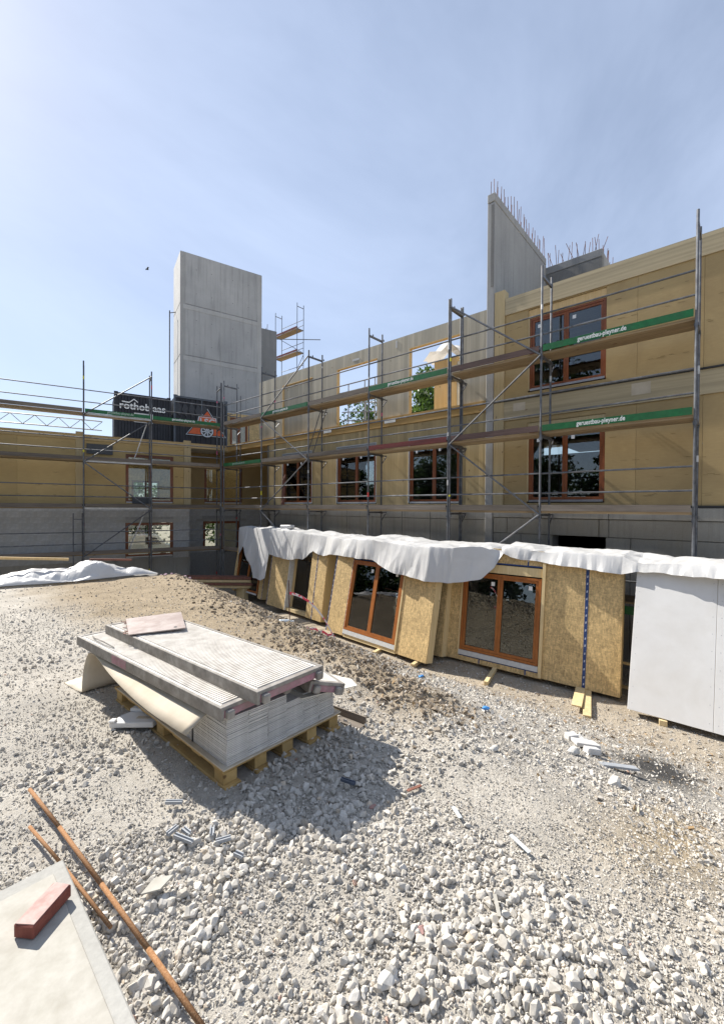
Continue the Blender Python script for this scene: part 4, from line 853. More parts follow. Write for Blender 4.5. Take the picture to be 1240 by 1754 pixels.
# far scaffold behind the shaft
SF = thing('scaffold', 'small distant scaffold with two reddish decks rising behind the shaft', 'scaffold', (24.06, 28.9, 9.0))
PF = lambda a, b, z: (24.06+b, 28.92+a, z)
FLV = [19.4, 17.45, 15.45, 13.45, 11.45]
for a in (0, 3.07):
    for z1, z0 in zip(FLV[:-1], FLV[1:]):
        mb = MB().tube(PF(a, 0, z0), PF(a, 0, z1+(0.3 if z1 > 19 else 0)), 0.03, 6).tube(PF(a, 0.73, z0), PF(a, 0.73, z1+(0.3 if z1 > 19 else 0)), 0.03, 6).tube(PF(a, 0, z1), PF(a, 0.73, z1), 0.03, 6)
        mesh('frame', mb, 'steel_tube', SF)
for z in (17.45, 15.45, 13.45):
    mesh('deck', MB().bar(PF(0, 0.2, z+0.04), PF(3.07, 0.2, z+0.04), 0.33, 0.06).bar(PF(0, 0.55, z+0.04), PF(3.07, 0.55, z+0.04), 0.33, 0.06), 'deck_under', SF)
    mesh('toe_board', MB().bar(PF(0, -0.03, z+0.14), PF(3.07, -0.03, z+0.14), 0.03, 0.16), 'toe_red', SF)
    for h in (0.5, 1.0): mesh('guard_rail', MB().tube(PF(0, 0.7, z+h), PF(3.07, 0.7, z+h), 0.024, 6), 'steel_tube', SF)
mesh('diagonal_brace', MB().tube(PF(3.07, 0.75, 17.4), PF(0, 0.75, 15.5), 0.026, 6).tube(PF(0, 0.75, 15.4), PF(3.07, 0.75, 11.6), 0.026, 6), 'steel_tube', SF)
mesh('long_pole', MB().tube((23.0, 31.0, 16.75), (25.6, 27.6, 16.6), 0.035, 6), 'steel_tube', SF)
# thin scaffold tube against the sunlit side of the tower
S4 = thing('scaffold', 'single thin scaffold upright on the sunlit side of the tall tower', 'scaffold', (LOX, LOY, 0), PHI)
mesh('upright', MB().tube((4.45, 7.7, 4.9), (4.45, 7.7, 14.15), 0.035, 6).tube((4.45, 7.7, 14.0), (4.8, 7.6, 14.1), 0.025, 6), 'steel_tube', S4, local=True)
# pale propping frame inside the second opening
S5 = thing('shoring_frame', 'pale tubular propping frame seen through the second upper opening', 'scaffold', (14.5, 12.8, 5.06))
for k, (x, y) in enumerate(((14.4, 13.6), (14.4, 12.6), (14.4, 12.0), (15.4, 13.4))): mesh('upright', MB().tube((x, y, 5.06), (x, y, 7.6), 0.03, 6), 'steel_light', S5)
for z in (5.7, 6.1, 6.5, 6.9): mesh('ledger', MB().tube((14.4, 11.9, z), (14.4, 14.0, z+0.25), 0.026, 6), 'steel_light', S5)
# wrapped timber element behind the third opening
WT = thing('timber_element', 'upright pale timber element wrapped in white foil behind the third opening', 'timber', (14.0, 8.3, 5.06))
mesh('board', MB().box(13.9, 14.1, 7.72, 8.18, 5.06, 7.42).box(13.95, 14.15, 8.2, 8.70, 5.06, 7.45), 'fresh_wood', WT)
mesh('side_board', MB().box(13.9, 14.1, 7.45, 7.70, 5.06, 7.2), 'card_white', WT)
mb = MB(); P_ = []
for i in range(9):
    row = []
    for j in range(13):
        t = j/12; x = 13.55+0.9*i/8; y = 8.95-1.85*t
        row.append((x, y, 7.45 + 0.55*math.sin(math.pi*min(1, t*1.15))**0.8*(0.7+0.3*math.sin(i*1.3+j)) - 0.1*(i in (0, 8)) + rnd.uniform(-.04, .04)))
    P_.append(row)
mesh('foil', mb.grid(P_), 'sheet_white', WT, smooth=True)

# red plank leaning on the first floor window
mb = MB().bar((11.35, 14.55, 1.83), (11.92, 15.15, 3.28), 0.05, 0.27, upv=(0.3, 1, 0))
mesh('plank', mb, 'red_plank', None, label='weathered reddish plank leaning across the first brown window behind the scaffold', cat='plank', loc=(11.35, 14.55, 1.8))

# ================================================================ leaning wall elements
def lean_frame(BL, BR, zb, tilt):
    BL, BR = Vector((*BL, 0)), Vector((*BR, 0)); U = (BR-BL).normalized(); Nh = Vector((U.y, -U.x, 0))
    if Nh.x > 0: Nh = -Nh
    a = math.radians(tilt); V = Vector((0, 0, 1))*math.cos(a) - Nh*math.sin(a); W = U.cross(V)
    if W.x > 0: W = -W
    return Fr((BL.x, BL.y, zb), U, V, W)
def tape(parent, F, pts, w=0.028, off=0.0035):
    for (u0, v0, u1, v1) in pts:
        tp = mesh('joint_tape', MB().fbox(F, min(u0, u1)-(w if u0 == u1 else 0), max(u0, u1)+(w if u0 == u1 else 0), min(v0, v1)-(w if v0 == v1 else 0), max(v0, v1)+(w if v0 == v1 else 0), 0.0006, off), 'tape_blue', parent)
        mb = MB(); L_ = max(abs(u1-u0), abs(v1-v0)); n = int(L_/0.16)
        for k in range(n):
            t = (k+0.35+rnd.uniform(-.1, .1))/n
            if u0 == u1: c = v0+(v1-v0)*t; mb.poly(F, [(u0-0.014, c), (u0+0.012, c+0.01), (u0+0.016, c+0.055), (u0-0.010, c+0.045)], off, off+0.0006)
        if mb.v: mesh('tape_print', mb, 'tape_print', tp)
def element(label, F, Lu, H, holes, thick=0.28, name='wall_element'):
    loc = F.P(Lu/2, 0, -thick/2); t = thing(name, label, 'wall panel', tuple(loc), group='prefabricated wall elements leaning on the scaffold')
    return t
# d: wide element with a brown window, nearest to the bank
Fd = lean_frame((9.02, 9.43), (8.68, 5.58), -1.9, 11.5); Hd = 2.74
E1 = element('leaning strand board wall element with a tall brown window, left of the two clear ones', Fd, 3.86, Hd, None)
dw = (0.82, 2.82, 0.06, 2.24)
for (a, b) in ((0, dw[0]), (dw[1]+0.05, 3.86)): mesh('osb_panel', MB().fbox(Fd, a+0.002, b-0.002, 0, Hd, -0.02, 0), 'osb_world', E1)
mesh('osb_panel', MB().fbox(Fd, dw[0], dw[1]+0.05, dw[3]+0.04, Hd, -0.02, 0), 'osb_world', E1)
mesh('bottom_plate', MB().fbox(Fd, dw[0], dw[1]+0.04, -0.02, 0.07, -0.26, 0.004), 'stud_wood', E1)
for u in (0.0, 0.4, dw[0]-0.06, dw[1]+0.052, 3.2, 3.80): mesh('stud', MB().fbox(Fd, u, u+0.06, 0, Hd, -0.26, -0.021), 'stud_wood', E1)
mesh('window_trim', MB().fbox(Fd, dw[1]+0.008, dw[1]+0.048, 0.05, dw[3]+0.03, -0.02, 0.028), 'stud_wood', E1)
wd = window(E1, Fd, dw[0], dw[1], 0.20, dw[3], 0.025, 'window_wood_light', sill=None)
mesh('sill', MB().fbox(Fd, dw[0]-0.02, dw[1]+0.01, 0.075, 0.192, -0.03, 0.03), 'sill_white', wd)
mesh('shade_backing', MB().fbox(Fd, 0.02, 3.84, 0.01, Hd-0.01, -0.275, -0.262), 'black_strip', E1)  # added black sheet, paints in the shade behind the window
tape(E1, Fd, [(0.02, 0, 0.02, Hd), (dw[0]-0.02, 0.05, dw[0]-0.02, dw[3]+0.06), (dw[0], dw[3]+0.035, dw[1], dw[3]+0.035), (dw[0]-0.02, 0.03, dw[1]+0.03, 0.03)], w=0.018)
# e: element standing right behind it
Fe = lean_frame((9.42, 9.4), (9.33, 5.52), -1.9, 9); He = 2.75
E2 = element('strand board wall element edge-on between the two brown windows, behind the nearer one', Fe, 3.9, He, None)
mesh('osb_panel', MB().fbox(Fe, 2.2, 3.84, 0, He, -0.02, 0), 'osb_world', E2)
for u in (2.2, 3.0, 3.76): mesh('stud', MB().fbox(Fe, u, u+0.08 if u < 3.5 else 3.86, 0, He, -0.30, -0.021), 'stud_wood', E2)
# f: big element with brown window and a blue taped joint
Ff = lean_frame((9.57, 5.57), (9.74, 1.71), -1.9, 7.5); Hf = 2.80
E3 = element('long leaning strand board wall element with brown window and one blue taped joint at right', Ff, 3.86, Hf, None)
fwn = (0.38, 2.27, 0.10, 2.17)
mesh('osb_panel', MB().fbox(Ff, 0, fwn[0]-0.05, 0, Hf, -0.02, 0), 'osb_world', E3)
mesh('osb_panel', MB().fbox(Ff, fwn[0]-0.05, fwn[1]+0.02, 2.42, Hf, -0.02, 0), 'osb_world', E3)
mesh('osb_panel', MB().fbox(Ff, fwn[1]+0.09, 3.195, -0.01, Hf-0.05, -0.02, 0), 'osb_world', E3)
mesh('osb_panel', MB().fbox(Ff, 3.205, 3.86, -0.01, Hf-0.05, -0.02, 0), 'osb_world', E3)
mesh('head_beam', MB().fbox(Ff, fwn[0]-0.04, fwn[1]+0.015, fwn[3]+0.03, 2.40, -0.2, 0.012), 'stud_wood', E3)
mesh('bottom_plate', MB().fbox(Ff, -0.0, fwn[1]+0.08, -0.03, 0.09, -0.26, 0.002), 'osb_world', E3)
mesh('window_trim', MB().fbox(Ff, fwn[1]+0.02, fwn[1]+0.085, 0.0, 2.55, -0.2, 0.055), 'stud_wood', E3)
mesh('window_trim', MB().fbox(Ff, fwn[0]-0.048, fwn[0]-0.008, 0.1, 2.4, -0.2, 0.03), 'stud_wood', E3)
for u in (0.0, fwn[0]-0.11, fwn[1]+0.09, 2.9, 3.17, 3.80): mesh('stud', MB().fbox(Ff, u, u+0.06, 0.0, Hf-0.06, -0.26, -0.021), 'stud_wood', E3)
wd = window(E3, Ff, fwn[0], fwn[1], 0.235, fwn[3], 0.03, 'window_wood_light', sill=None)
mesh('sill', MB().fbox(Ff, fwn[0]-0.02, fwn[1]+0.01, 0.11, 0.225, -0.03, 0.035), 'sill_white', wd)
mesh('shade_backing', MB().fbox(Ff, 0.02, 3.84, 0.01, Hf-0.07, -0.275, -0.262), 'black_strip', E3)  # black backing put in for the dim space behind the glass
tape(E3, Ff, [(3.2, -0.01, 3.2, 2.72)], w=0.032)
tape(E3, Ff, [(fwn[0]-0.02, 0.095, fwn[1]+0.02, 0.095), (0.9, -0.02, 0.9, 0.08), (2.0, -0.02, 2.0, 0.08), (fwn[0]-0.05, 2.435, fwn[1], 2.435), (1.95, 2.44, 1.95, 2.76)], w=0.016)
# b/c: element with an open doorway
Fb = lean_frame((9.95, 14.3), (9.5, 10.15), -1.9, 8.0); Hb = 2.66
E4 = element('leaning wall element with an open doorway left of the brown windows', Fb, 4.17, Hb, None)
mesh('osb_panel', MB().fbox(Fb, 0.62, 1.93, 0, Hb, -0.02, 0), 'osb_world', E4)
mesh('osb_panel', MB().fbox(Fb, 3.28, 4.15, 0, Hb, -0.02, 0), 'osb_world', E4)
mesh('lintel_panel', MB().fbox(Fb, 1.93, 3.28, 2.42, Hb, -0.02, 0), 'osb_world', E4)
mesh('reveal_board', MB().fbox(Fb, 1.935, 1.96, 0, 2.4, -0.20, 0.01), 'sill_white', E4)
for u0, u1 in ((0.62, 0.7), (1.86, 1.93), (3.28, 3.35), (4.09, 4.17)): mesh('stud', MB().fbox(Fb, u0, u1, 0, Hb, -0.34, -0.021), 'stud_wood', E4)
mesh('bottom_plate', MB().fbox(Fb, 1.935, 3.28, 0.0, 0.10, -0.3, -0.03), 'stud_wood', E4)
tape(E4, Fb, [(0.66, 0, 0.66, Hb), (3.62, 0, 3.62, Hb)], w=0.02)
# a: far element half hidden by the sheet
Fa = lean_frame((10.6, 18.0), (10.2, 14.4), -1.9, 9.0); Ha = 2.68
E5 = element('farthest leaning wall element with a dark brown window under the sheet flap', Fa, 3.6, Ha, None)
mesh('osb_panel', MB().fbox(Fa, 0.9, 1.18, 0, Ha, -0.02, 0), 'osb_world', E5)
mesh('osb_panel', MB().fbox(Fa, 3.25, 3.62, 0, Ha, -0.02, 0), 'osb_world', E5)
mesh('osb_panel', MB().fbox(Fa, 1.18, 3.25, 2.3, Ha, -0.02, 0), 'osb_world', E5)
for u in (0.9, 1.12, 3.25, 3.56): mesh('stud', MB().fbox(Fa, u, u+0.06, 0, Ha, -0.28, -0.021), 'stud_wood', E5)
window(E5, Fa, 1.2, 3.23, 0.12, 2.26, 0.03, 'window_wood_light', sill='sill_white')
mesh('shade_backing', MB().fbox(Fa, 0.92, 3.6, 0.01, Ha-0.05, -0.30, -0.285), 'black_strip', E5)  # same added backing, its black stands for the shade behind
tape(E5, Fa, [(3.58, 0, 3.58, Ha)], w=0.02)
# g: white faced panel at the right edge
Fg = lean_frame((9.28, 1.51), (9.22, -2.0), -1.9, 17.0); Hg = 2.78
E6 = element('smooth white faced panel leaning at the far right edge of the row', Fg, 3.5, Hg, None)
for (a, b) in ((0, 1.248), (1.252, 2.498), (2.502, 3.5)): mesh('white_face', MB().fbox(Fg, a, b, 0, Hg, -0.02, 0), 'foam_white', E6, bevel=0.004)
for u in (0.06, 1.19, 1.31):
    for k in range(9): mesh('screw', MB().fbox(Fg, u, u+0.012, 0.12+0.3*k, 0.132+0.3*k, 0.0002, 0.0012), 'shutter_gray', E6)
for u in (0.05, 1.2, 2.4, 3.4): mesh('stud', MB().fbox(Fg, u, u+0.06, 0.02, Hg-0.02, -0.2, -0.021), 'stud_wood', E6)
# h: another element standing behind, its edge visible in the gap
Fh = lean_frame((10.25, 5.4), (10.3, 0.2), -1.9, 3.0)
E7 = element('grey framed element in the dark gap before the white panel', Fh, 5.2, 2.5, None)
mesh('rail', MB().fbox(Fh, 0, 5.2, 1.55, 1.72, -0.05, 0), 'toe_green', E7); mesh('rail', MB().fbox(Fh, 0, 5.2, 0.5, 0.55, -0.05, 0), 'stud_wood', E7); mesh('rail', MB().fbox(Fh, 0, 5.2, 0.0, 0.06, -0.05, 0), 'stud_wood', E7)
for u in (0.1, 1.7, 3.2, 4.6): mesh('stud', MB().fbox(Fh, u, u+0.05, 0.07, 2.4, -0.06, -0.052), 'dark_gray', E7)

# ---------------------------------------------------------------- white sheets over the elements
def interp(xs, tab, k): return np.interp(xs, [t[0] for t in tab][::-1] if tab[0][0] > tab[-1][0] else [t[0] for t in tab], [t[k] for t in tab][::-1] if tab[0][0] > tab[-1][0] else [t[k] for t in tab])
def sheet(label, tab, xb, seed, n=150, fold=0.05, sag=0.03):
    n = int(n*2.2)
    """tab rows: (Y, X of front edge at the top, z top, X at the hem, z of the hem), Y falling"""
    ys = np.linspace(tab[0][0], tab[-1][0], n); xf = interp(ys, tab, 1); zt_ = interp(ys, tab, 2); xh = interp(ys, tab, 3); zh = interp(ys, tab, 4)
    P_ = []; nb, nh = 26, 34
    for q in range(nb):                                        # top, back to front
        t = q/(nb-1)
        z = zt_ + (0.0 if q else -0.12) + 0.6*sag*(2*vn(ys, ys*0+q*0.3, 0.8, seed)-1) - 0.04*t
        P_.append(np.stack([xb + (xf-xb)*t + 0*ys, ys, z], -1))
    for q in range(nb):
        a = q/(nb-1)*np.abs(xf-xb); P_[q][:, 2] += 0.085*facet(ys, a, 1.7, seed+1, 0.6) + 0.05*facet(ys, a, 3.8, seed+2, -0.5) + 0.022*facet(ys, a, 9, seed+3, 0.9)
    z_edge = P_[-1][:, 2]; x_edge = P_[-1][:, 0]
    ph = 6.5*fbm(ys, ys*0, 0.8, 3, seed+7)
    for q in range(1, nh+1):                                   # hanging front with folds that fan out from gathers
        t = q/nh; w_ = t**0.7
        f = np.sin(ys*5.0 + ph + 1.4*t*np.sin(ys*1.7+seed))
        a = np.abs(xf-xb) + t*np.abs(z_edge-zh)
        cr = 0.14*facet(ys, a, 1.7, seed+1, 0.6) + 0.06*facet(ys, a*0.5, 3.4, seed+2, -0.35) + 0.035*facet(ys, a*0.5, 9, seed+3, 0.35)
        x = x_edge + (xh-x_edge)*t - w_*(0.045 + 0.15*fold*f + cr)
        z = z_edge + (zh-z_edge)*(t*0.97 + 0.03*t*t) + (0.07*facet(ys, ys*0, 1.6, seed+5) + 0.025*facet(ys, ys*0, 5.5, seed+6))*t
        P_.append(np.stack([x, ys + 0.02*f*t, z], -1))
    arr = np.stack(P_); h_, w2 = arr.shape[:2]; ii_ = (np.arange(h_-1)[:, None]*w2+np.arange(w2-1)[None]).ravel()
    o = fast_mesh('plastic_sheet', arr.reshape(-1, 3), np.stack([ii_, ii_+1, ii_+w2+1, ii_+w2], -1), 'sheet_white', smooth=False, label=label, cat='plastic sheet', group='white sheets over the leaning elements')
    sd = o.modifiers.new('thickness', 'SOLIDIFY'); sd.thickness = 0.004
    return o
sheet('white sheet with a long triangular flap over the farthest leaning element', [(16.9, 10.75, 0.93, 10.72, -0.9), (16.6, 10.72, 1.0, 10.60, -0.2), (16.0, 10.62, 1.0, 10.42, 0.15), (15.5, 10.5, 1.0, 10.25, -0.30), (14.7, 10.35, 1.0, 10.02, -1.02), (13.9, 10.25, 1.0, 9.90, -1.0), (13.72, 10.22, 1.0, 9.92, -0.9)], 11.1, 3, n=110, fold=0.07)
sheet('white sheet in the middle of the row, gathered at a peak over the window', [(13.70, 10.16, 1.03, 10.02, 0.0), (12.4, 10.12, 0.98, 9.95, -0.05), (11.55, 10.02, 0.96, 9.90, 0.0), (11.2, 10.0, 0.95, 9.88, 0.22), (10.9, 9.98, 0.95, 9.88, 0.36), (10.3, 9.92, 0.93, 9.80, 0.20), (9.7, 9.62, 0.93, 9.46, 0.40), (8.7, 9.40, 0.93, 9.32, 0.38), (7.75, 9.30, 1.0, 9.22, 0.40), (7.4, 9.28, 0.96, 9.16, 0.28), (6.85, 9.24, 0.93, 9.07, 0.14), (5.8, 9.16, 0.93, 8.96, 0.05), (5.2, 9.30, 0.94, 9.10, 0.06), (4.6, 9.75, 0.93, 9.50, 0.16), (4.35, 9.98, 0.92, 9.75, 0.42), (4.2, 10.0, 0.92, 9.86, 0.7)], 10.95, 11, n=240, fold=0.10, sag=0.04)
sheet('white sheet over the right hand elements reaching the white panel', [(4.28, 10.02, 0.945, 9.96, 0.80), (4.05, 10.0, 0.94, 9.95, 0.70), (3.3, 10.02, 0.93, 9.93, 0.66), (2.5, 10.05, 0.93, 9.95, 0.61), (1.75, 10.08, 0.93, 9.97, 0.54), (1.5, 10.02, 0.87, 9.92, 0.62), (1.1, 10.0, 0.88, 9.90, 0.64), (-0.5, 10.0, 0.86, 9.88, 0.6), (-2.2, 10.0, 0.85, 9.88, 0.55)], 10.93, 19, n=190, fold=0.05)
mesh('roof_batten', MB().bar((10.55, 13.55, 1.08), (10.6, 12.95, 1.10), 0.25, 0.14), 'sheet_white', None, label='foil wrapped bundle lying on the sheet near its left peak', cat='bundle', loc=(10.55, 13.2, 1.0), bevel=0.03)
# supports under the elements
def support(label, pts):
    t = thing('timber_support', label, 'timber', (pts[0][0][0], pts[0][0][1], pts[0][0][2]-0.06), group='timber blocks under the leaning elements')
    for a, b, w_, h_ in pts: mesh('block', MB().bar(a, b, w_, h_), 'stud_wood', t, bevel=0.004)
g1 = float(gz(8.75, 2.1))
support('pale timber block under the blue taped joint of the right element', [((8.55, 2.02, -1.98), (9.75, 2.30, -1.96), 0.14, 0.10), ((8.75, 2.25, -1.90), (9.7, 2.42, -1.90), 0.18, 0.03)])
support('dark timber block under the right brown window', [((8.75, 4.08, -1.98), (9.75, 4.30, -1.96), 0.09, 0.09)])
support('short timber block under the left brown window', [((8.55, 7.1, -1.97), (9.2, 7.2, -1.96), 0.10, 0.09)])
support('timber block below the right corner of the left window element', [((8.5, 5.85, -1.97), (9.2, 5.95, -1.96), 0.10, 0.09)])
support('stubby timber post under the white panel', [((9.3, 1.02, -2.0), (9.32, 0.9, -2.0), 0.16, 0.16)])
# ================================================================ pallet with boards and scaffold decks
PT = thing('pallet', 'pale wooden pallet carrying the strapped stack of white boards', 'pallet', (2.0, 3.4, 0.0))
X0, X1, Y0, Y1 = 1.47, 2.55, 2.50, 4.40
for k in range(5):
    x = X0 + (X1-X0-0.12)*k/4
    mesh('bottom_board', MB().box(x, x+0.12, Y0-0.035, Y1, 0.0, 0.022), 'pallet_wood', PT, bevel=0.003)
    for y in (Y0, (Y0+Y1)/2-0.05, Y1-0.12): mesh('block', MB().box(x+0.01, x+0.11, y, y+0.12, 0.0225, 0.098), 'pallet_wood', PT, bevel=0.003)
for k in range(7):
    y = Y0 + (Y1-Y0-0.12)*k/6; mesh('deck_board', MB().box(X0, X1, y, y+0.12, 0.099, 0.121), 'pallet_wood', PT, bevel=0.003)
mesh('side_board', MB().box(X0-0.012, X0+0.09, Y0, Y1, 0.1215, 0.140), 'pallet_wood', PT, bevel=0.003)
mesh('side_board', MB().box(X1-0.09, X1+0.012, Y0, Y1, 0.1215, 0.140), 'pallet_wood', PT, bevel=0.003)
mesh('underlay', MB().box(1.455, 2.535, 2.46, 4.33, 0.1405, 0.150), 'card_brown', None, label='thin grey brown underlay sheet between pallet and white boards', cat='cardboard', loc=(2.0, 3.4, 0.14))
SX0, SX1, SY0, SY1 = 1.49, 2.47, 2.48, 4.24; NC, NL, PITCH_B = 6, 26, 0.01225
cw = (SX1-SX0)/NC; board_me = None; first = True
grp_off = {}
BL_ = ['thin white board in the %s column of the pallet stack' % q for q in ('leftmost, front corner', 'second from left', 'third from left', 'notched fourth', 'notched fifth', 'rightmost, far corner')]
for c in range(NC):
    for l in range(NL):
        if c == 3 and l > 20: continue
        if c == 4 and l > 21: continue
        if c == 5 and l > 23: continue
        g_ = (c, (l+c*2)//5)
        if g_ not in grp_off: grp_off[g_] = rnd.uniform(-0.005, 0.003)
        x = SX0 + c*cw; y = SY0 + grp_off[g_] + rnd.uniform(-0.0025, 0.0025)
        if first:
            ob = mesh('gypsum_board', MB().box(0, cw-0.0025, 0, SY1-SY0, 0, PITCH_B-0.0032), 'gypsum_edge', None, cat='board', group='white boards stacked on the pallet', label=BL_[c]); board_me = ob.data; first = False
        else:
            ob = bpy.data.objects.new('gypsum_board', board_me); COL.objects.link(ob)
            _props(ob, BL_[c], 'board', 'white boards stacked on the pallet')
        ob.location = (x + rnd.uniform(-0.0012, 0.0012) + (rnd.uniform(-0.002, 0.002) if c == 0 else 0), y, 0.1505 + l*PITCH_B)
ST = 0.1505 + NL*PITCH_B
for k, y in enumerate((2.93, 3.86)):
    mesh('strap', MB().box(1.484, 1.489, y, y+0.012, 0.13, ST-0.02), 'black_strip', None, label='black strap round the board stack, %s' % ('nearer one' if k == 0 else 'farther one'), cat='strap', loc=(1.487, y, 0.3))
# cardboard cover, drooping over the long side, with a flap down to the ground at the far end
P_ = []
for i in range(41):
    Y = 2.66 + 2.12*i/40; row = []
    for j in range(13):
        t = j/12; x = 2.0 - 0.70*t - (0.05*math.sin((Y-2.66)*2.1) if t > 0.7 else 0)
        dr = (max(0, (1.52-x))/0.24)**1.6; z = ST+0.006 - 0.075*min(1.3, dr)*(1.15-0.35*(Y-2.66)) + 0.016*math.sin(Y*4.0)*min(1, dr)
        z -= 0.02*min(1, max(0, (2.9-Y)/0.24))*dr
        if Y > 4.42: a = (Y-4.42)/0.36; z = max(0.0, z - 0.06*a*a); 
        row.append((x, Y, z))
    P_.append(row)
last = P_[-1]
for (dy, zf) in ((0.045, 0.84), (0.07, 0.62), (0.07, 0.40), (0.05, 0.2), (0.03, 0.06), (0.06, 0.025), (0.16, 0.015), (0.30, 0.014), (0.44, 0.018)):
    P_.append([(p[0]-0.05*(1-zf)-0.05*(zf < 0.05)*(dy*2), p[1]+dy, (p[2]*zf if zf > 0.05 else zf+0.012*math.sin(p[0]*9))) for p in last])
CB = fast_mesh('cardboard_cover', np.array(P_).reshape(-1, 3), np.array([(i*13+j, i*13+j+1, (i+1)*13+j+1, (i+1)*13+j) for i in range(len(P_)-1) for j in range(12)]), 'card_brown', smooth=True, label='curling brown cardboard cover drooping from the stack with a flap on the gravel', cat='cardboard')
sd = CB.modifiers.new('thickness', 'SOLIDIFY'); sd.thickness = 0.006; sd.offset = 1
def print_lines():
    mb = MB()
    for k in range(6):
        x = 1.60-0.022*k
        for q in range(9):
            y = 3.12+0.045*q
            if rnd.random() < 0.8: mb.box(x, x+0.010, y, y+rnd.uniform(0.02, 0.04), ST+0.0125, ST+0.0130)
    return mb
pl_ = mesh('printing', print_lines(), 'dark_gray', CB)
mesh('card_sheet', MB().poly(Fr((0, 0, 0.40), (1, 0, 0), (0, 1, 0), (-0.10, 0, 1)), [(2.10, 2.45), (2.56, 2.30), (2.62, 2.42), (2.55, 2.75), (2.1, 2.9)], 0.0, 0.006), 'card_white', None, label='pale card sheet jutting out at the right under the narrow deck', cat='cardboard', loc=(2.3, 2.5, 0.45))
def deck(label, corner, ang, L_, Wd_, zt_, th=0.085, tiltx=0.0, ribs=True, end_pink=True, side_pink=()):
    """aluminium scaffold deck: ribbed top, side rails, painted end rails and claw hooks"""
    c, s = math.cos(ang), math.sin(ang); U = Vector((-s, c, 0)); Wv = Vector((c, s, -tiltx)).normalized(); V = U.cross(Wv); V = -V if V.z < 0 else V
    F = Fr((corner[0], corner[1], zt_), U, Wv, V)            # u along the deck, v across, w up
    t = thing('scaffold_deck', label, 'deck', (corner[0], corner[1], zt_-th), group='aluminium scaffold decks on the board stack')
    mesh('top_sheet', MB().fbox(F, 0.05, L_-0.05, 0.025, Wd_-0.025, -0.012, -0.004), 'deck_alu', t)
    if ribs:
        n = int((L_-0.12)/0.027); mb = MB()
        for k in range(n): u = 0.062 + k*0.027; mb.fbox(F, u, u+0.013, 0.045, Wd_-0.045, -0.004, 0.003)
        mesh('tread_rib', mb, 'deck_alu', t, kind='stuff')
    for v in (0, Wd_-0.024): mesh('side_rail', MB().fbox(F, 0, L_, v, v+0.024, -th, 0.003), 'deck_edge', t, bevel=0.003)
    for u in (0.004, L_-0.044):
        mesh('end_rail', MB().fbox(F, u, u+0.04, 0.025, Wd_-0.025, -th+0.012, -0.024), 'deck_pink' if end_pink else 'deck_edge', t, bevel=0.003)
        mesh('end_rim', MB().fbox(F, u-0.003, u+0.043, 0.0245, Wd_-0.0245, -0.0235, 0.002), 'deck_edge', t, bevel=0.003)
    for u in (-0.035, L_-0.005):
        for v in (0.03, Wd_-0.09): mesh('claw', MB().fbox(F, u, u+0.04, v, v+0.055, -th+0.006, -0.022), 'deck_edge', t, bevel=0.008)
    for (u0, u1) in side_pink: mesh('paint_mark', MB().fbox(F, u0, u1, -0.0012, 0.0, -th+0.01, -0.006), 'deck_pink', t)
    return t, F
ZA, ZB = ST+0.012+0.085, ST+0.012+0.085+0.089
dA, FA = deck('front ribbed scaffold deck lying lower on the board stack, pink mark on its side', (1.425, 2.44), math.radians(3.6), 2.43, 0.60, ZA, side_pink=((1.35, 1.62),))
mesh('sprung_strip', MB().path([FA.P(1.75, 0.07, 0.012), FA.P(1.95, 0.055, 0.03), FA.P(2.15, 0.06, 0.02), FA.P(2.28, 0.09, 0.012)], 0.006, 5), 'deck_edge', dA)
dB, FBk = deck('top ribbed scaffold deck with a brown plywood sheet on its far end', (1.60, 2.30), math.radians(2.6), 2.45, 0.61, ZB)
dC, FC = deck('narrow scaffold deck sticking out at the right under the top deck', (2.13, 2.38), math.radians(-14), 0.62, 0.32, ZA-0.02, tiltx=0.30, ribs=False)
mb = MB(); F = Fr((0, 0, 0), (1, 0, 0), (0, 1, 0), (0, 0, 1))
ply = [FBk.P(1.86, -0.02, 0.012), FBk.P(1.62, 0.40, 0.03), FBk.P(2.16, 0.64, 0.05), FBk.P(2.46, 0.20, 0.012)]
nrm = (ply[1]-ply[0]).cross(ply[3]-ply[0]).normalized(); nrm = -nrm if nrm.z < 0 else nrm
pts8 = [p for p in ply] + [p+nrm*0.010 for p in ply]
mb.add(pts8, [(0, 1, 2, 3)[::-1], (4, 5, 6, 7), (0, 1, 5, 4), (1, 2, 6, 5), (2, 3, 7, 6), (3, 0, 4, 7)])
PW = thing('plywood_sheet', 'brown plywood sheet with a dark hole lying skew on the top deck', 'plywood', tuple(ply[0]))
mesh('sheet', mb, 'plywood_brown', PW)
hc = ply[1]*0.72 + ply[2]*0.10 + ply[0]*0.18 + nrm*0.0108
hu = (ply[2]-ply[1]).normalized(); hv = nrm.cross(hu)
mesh('hole', MB().add([hc + (hu*math.cos(t)*0.022 + hv*math.sin(t)*0.016) for t in [2*math.pi*k/16 for k in range(16)]], [tuple(range(16))]), 'black_strip', PW)
mb = MB()
for k in range(14): u = rnd.uniform(0.05, 0.9); mb.bar(ply[0]*(1-u)+ply[3]*u+Vector((rnd.uniform(-.01, .01), rnd.uniform(-.01, .01), 0.001)), ply[0]*(1-u)+ply[3]*u+Vector((rnd.uniform(-.05, .05), rnd.uniform(-.05, .05), 0.002)), 0.012, 0.004)
mesh('torn_edge', mb, 'red_plank', PW, kind='stuff')

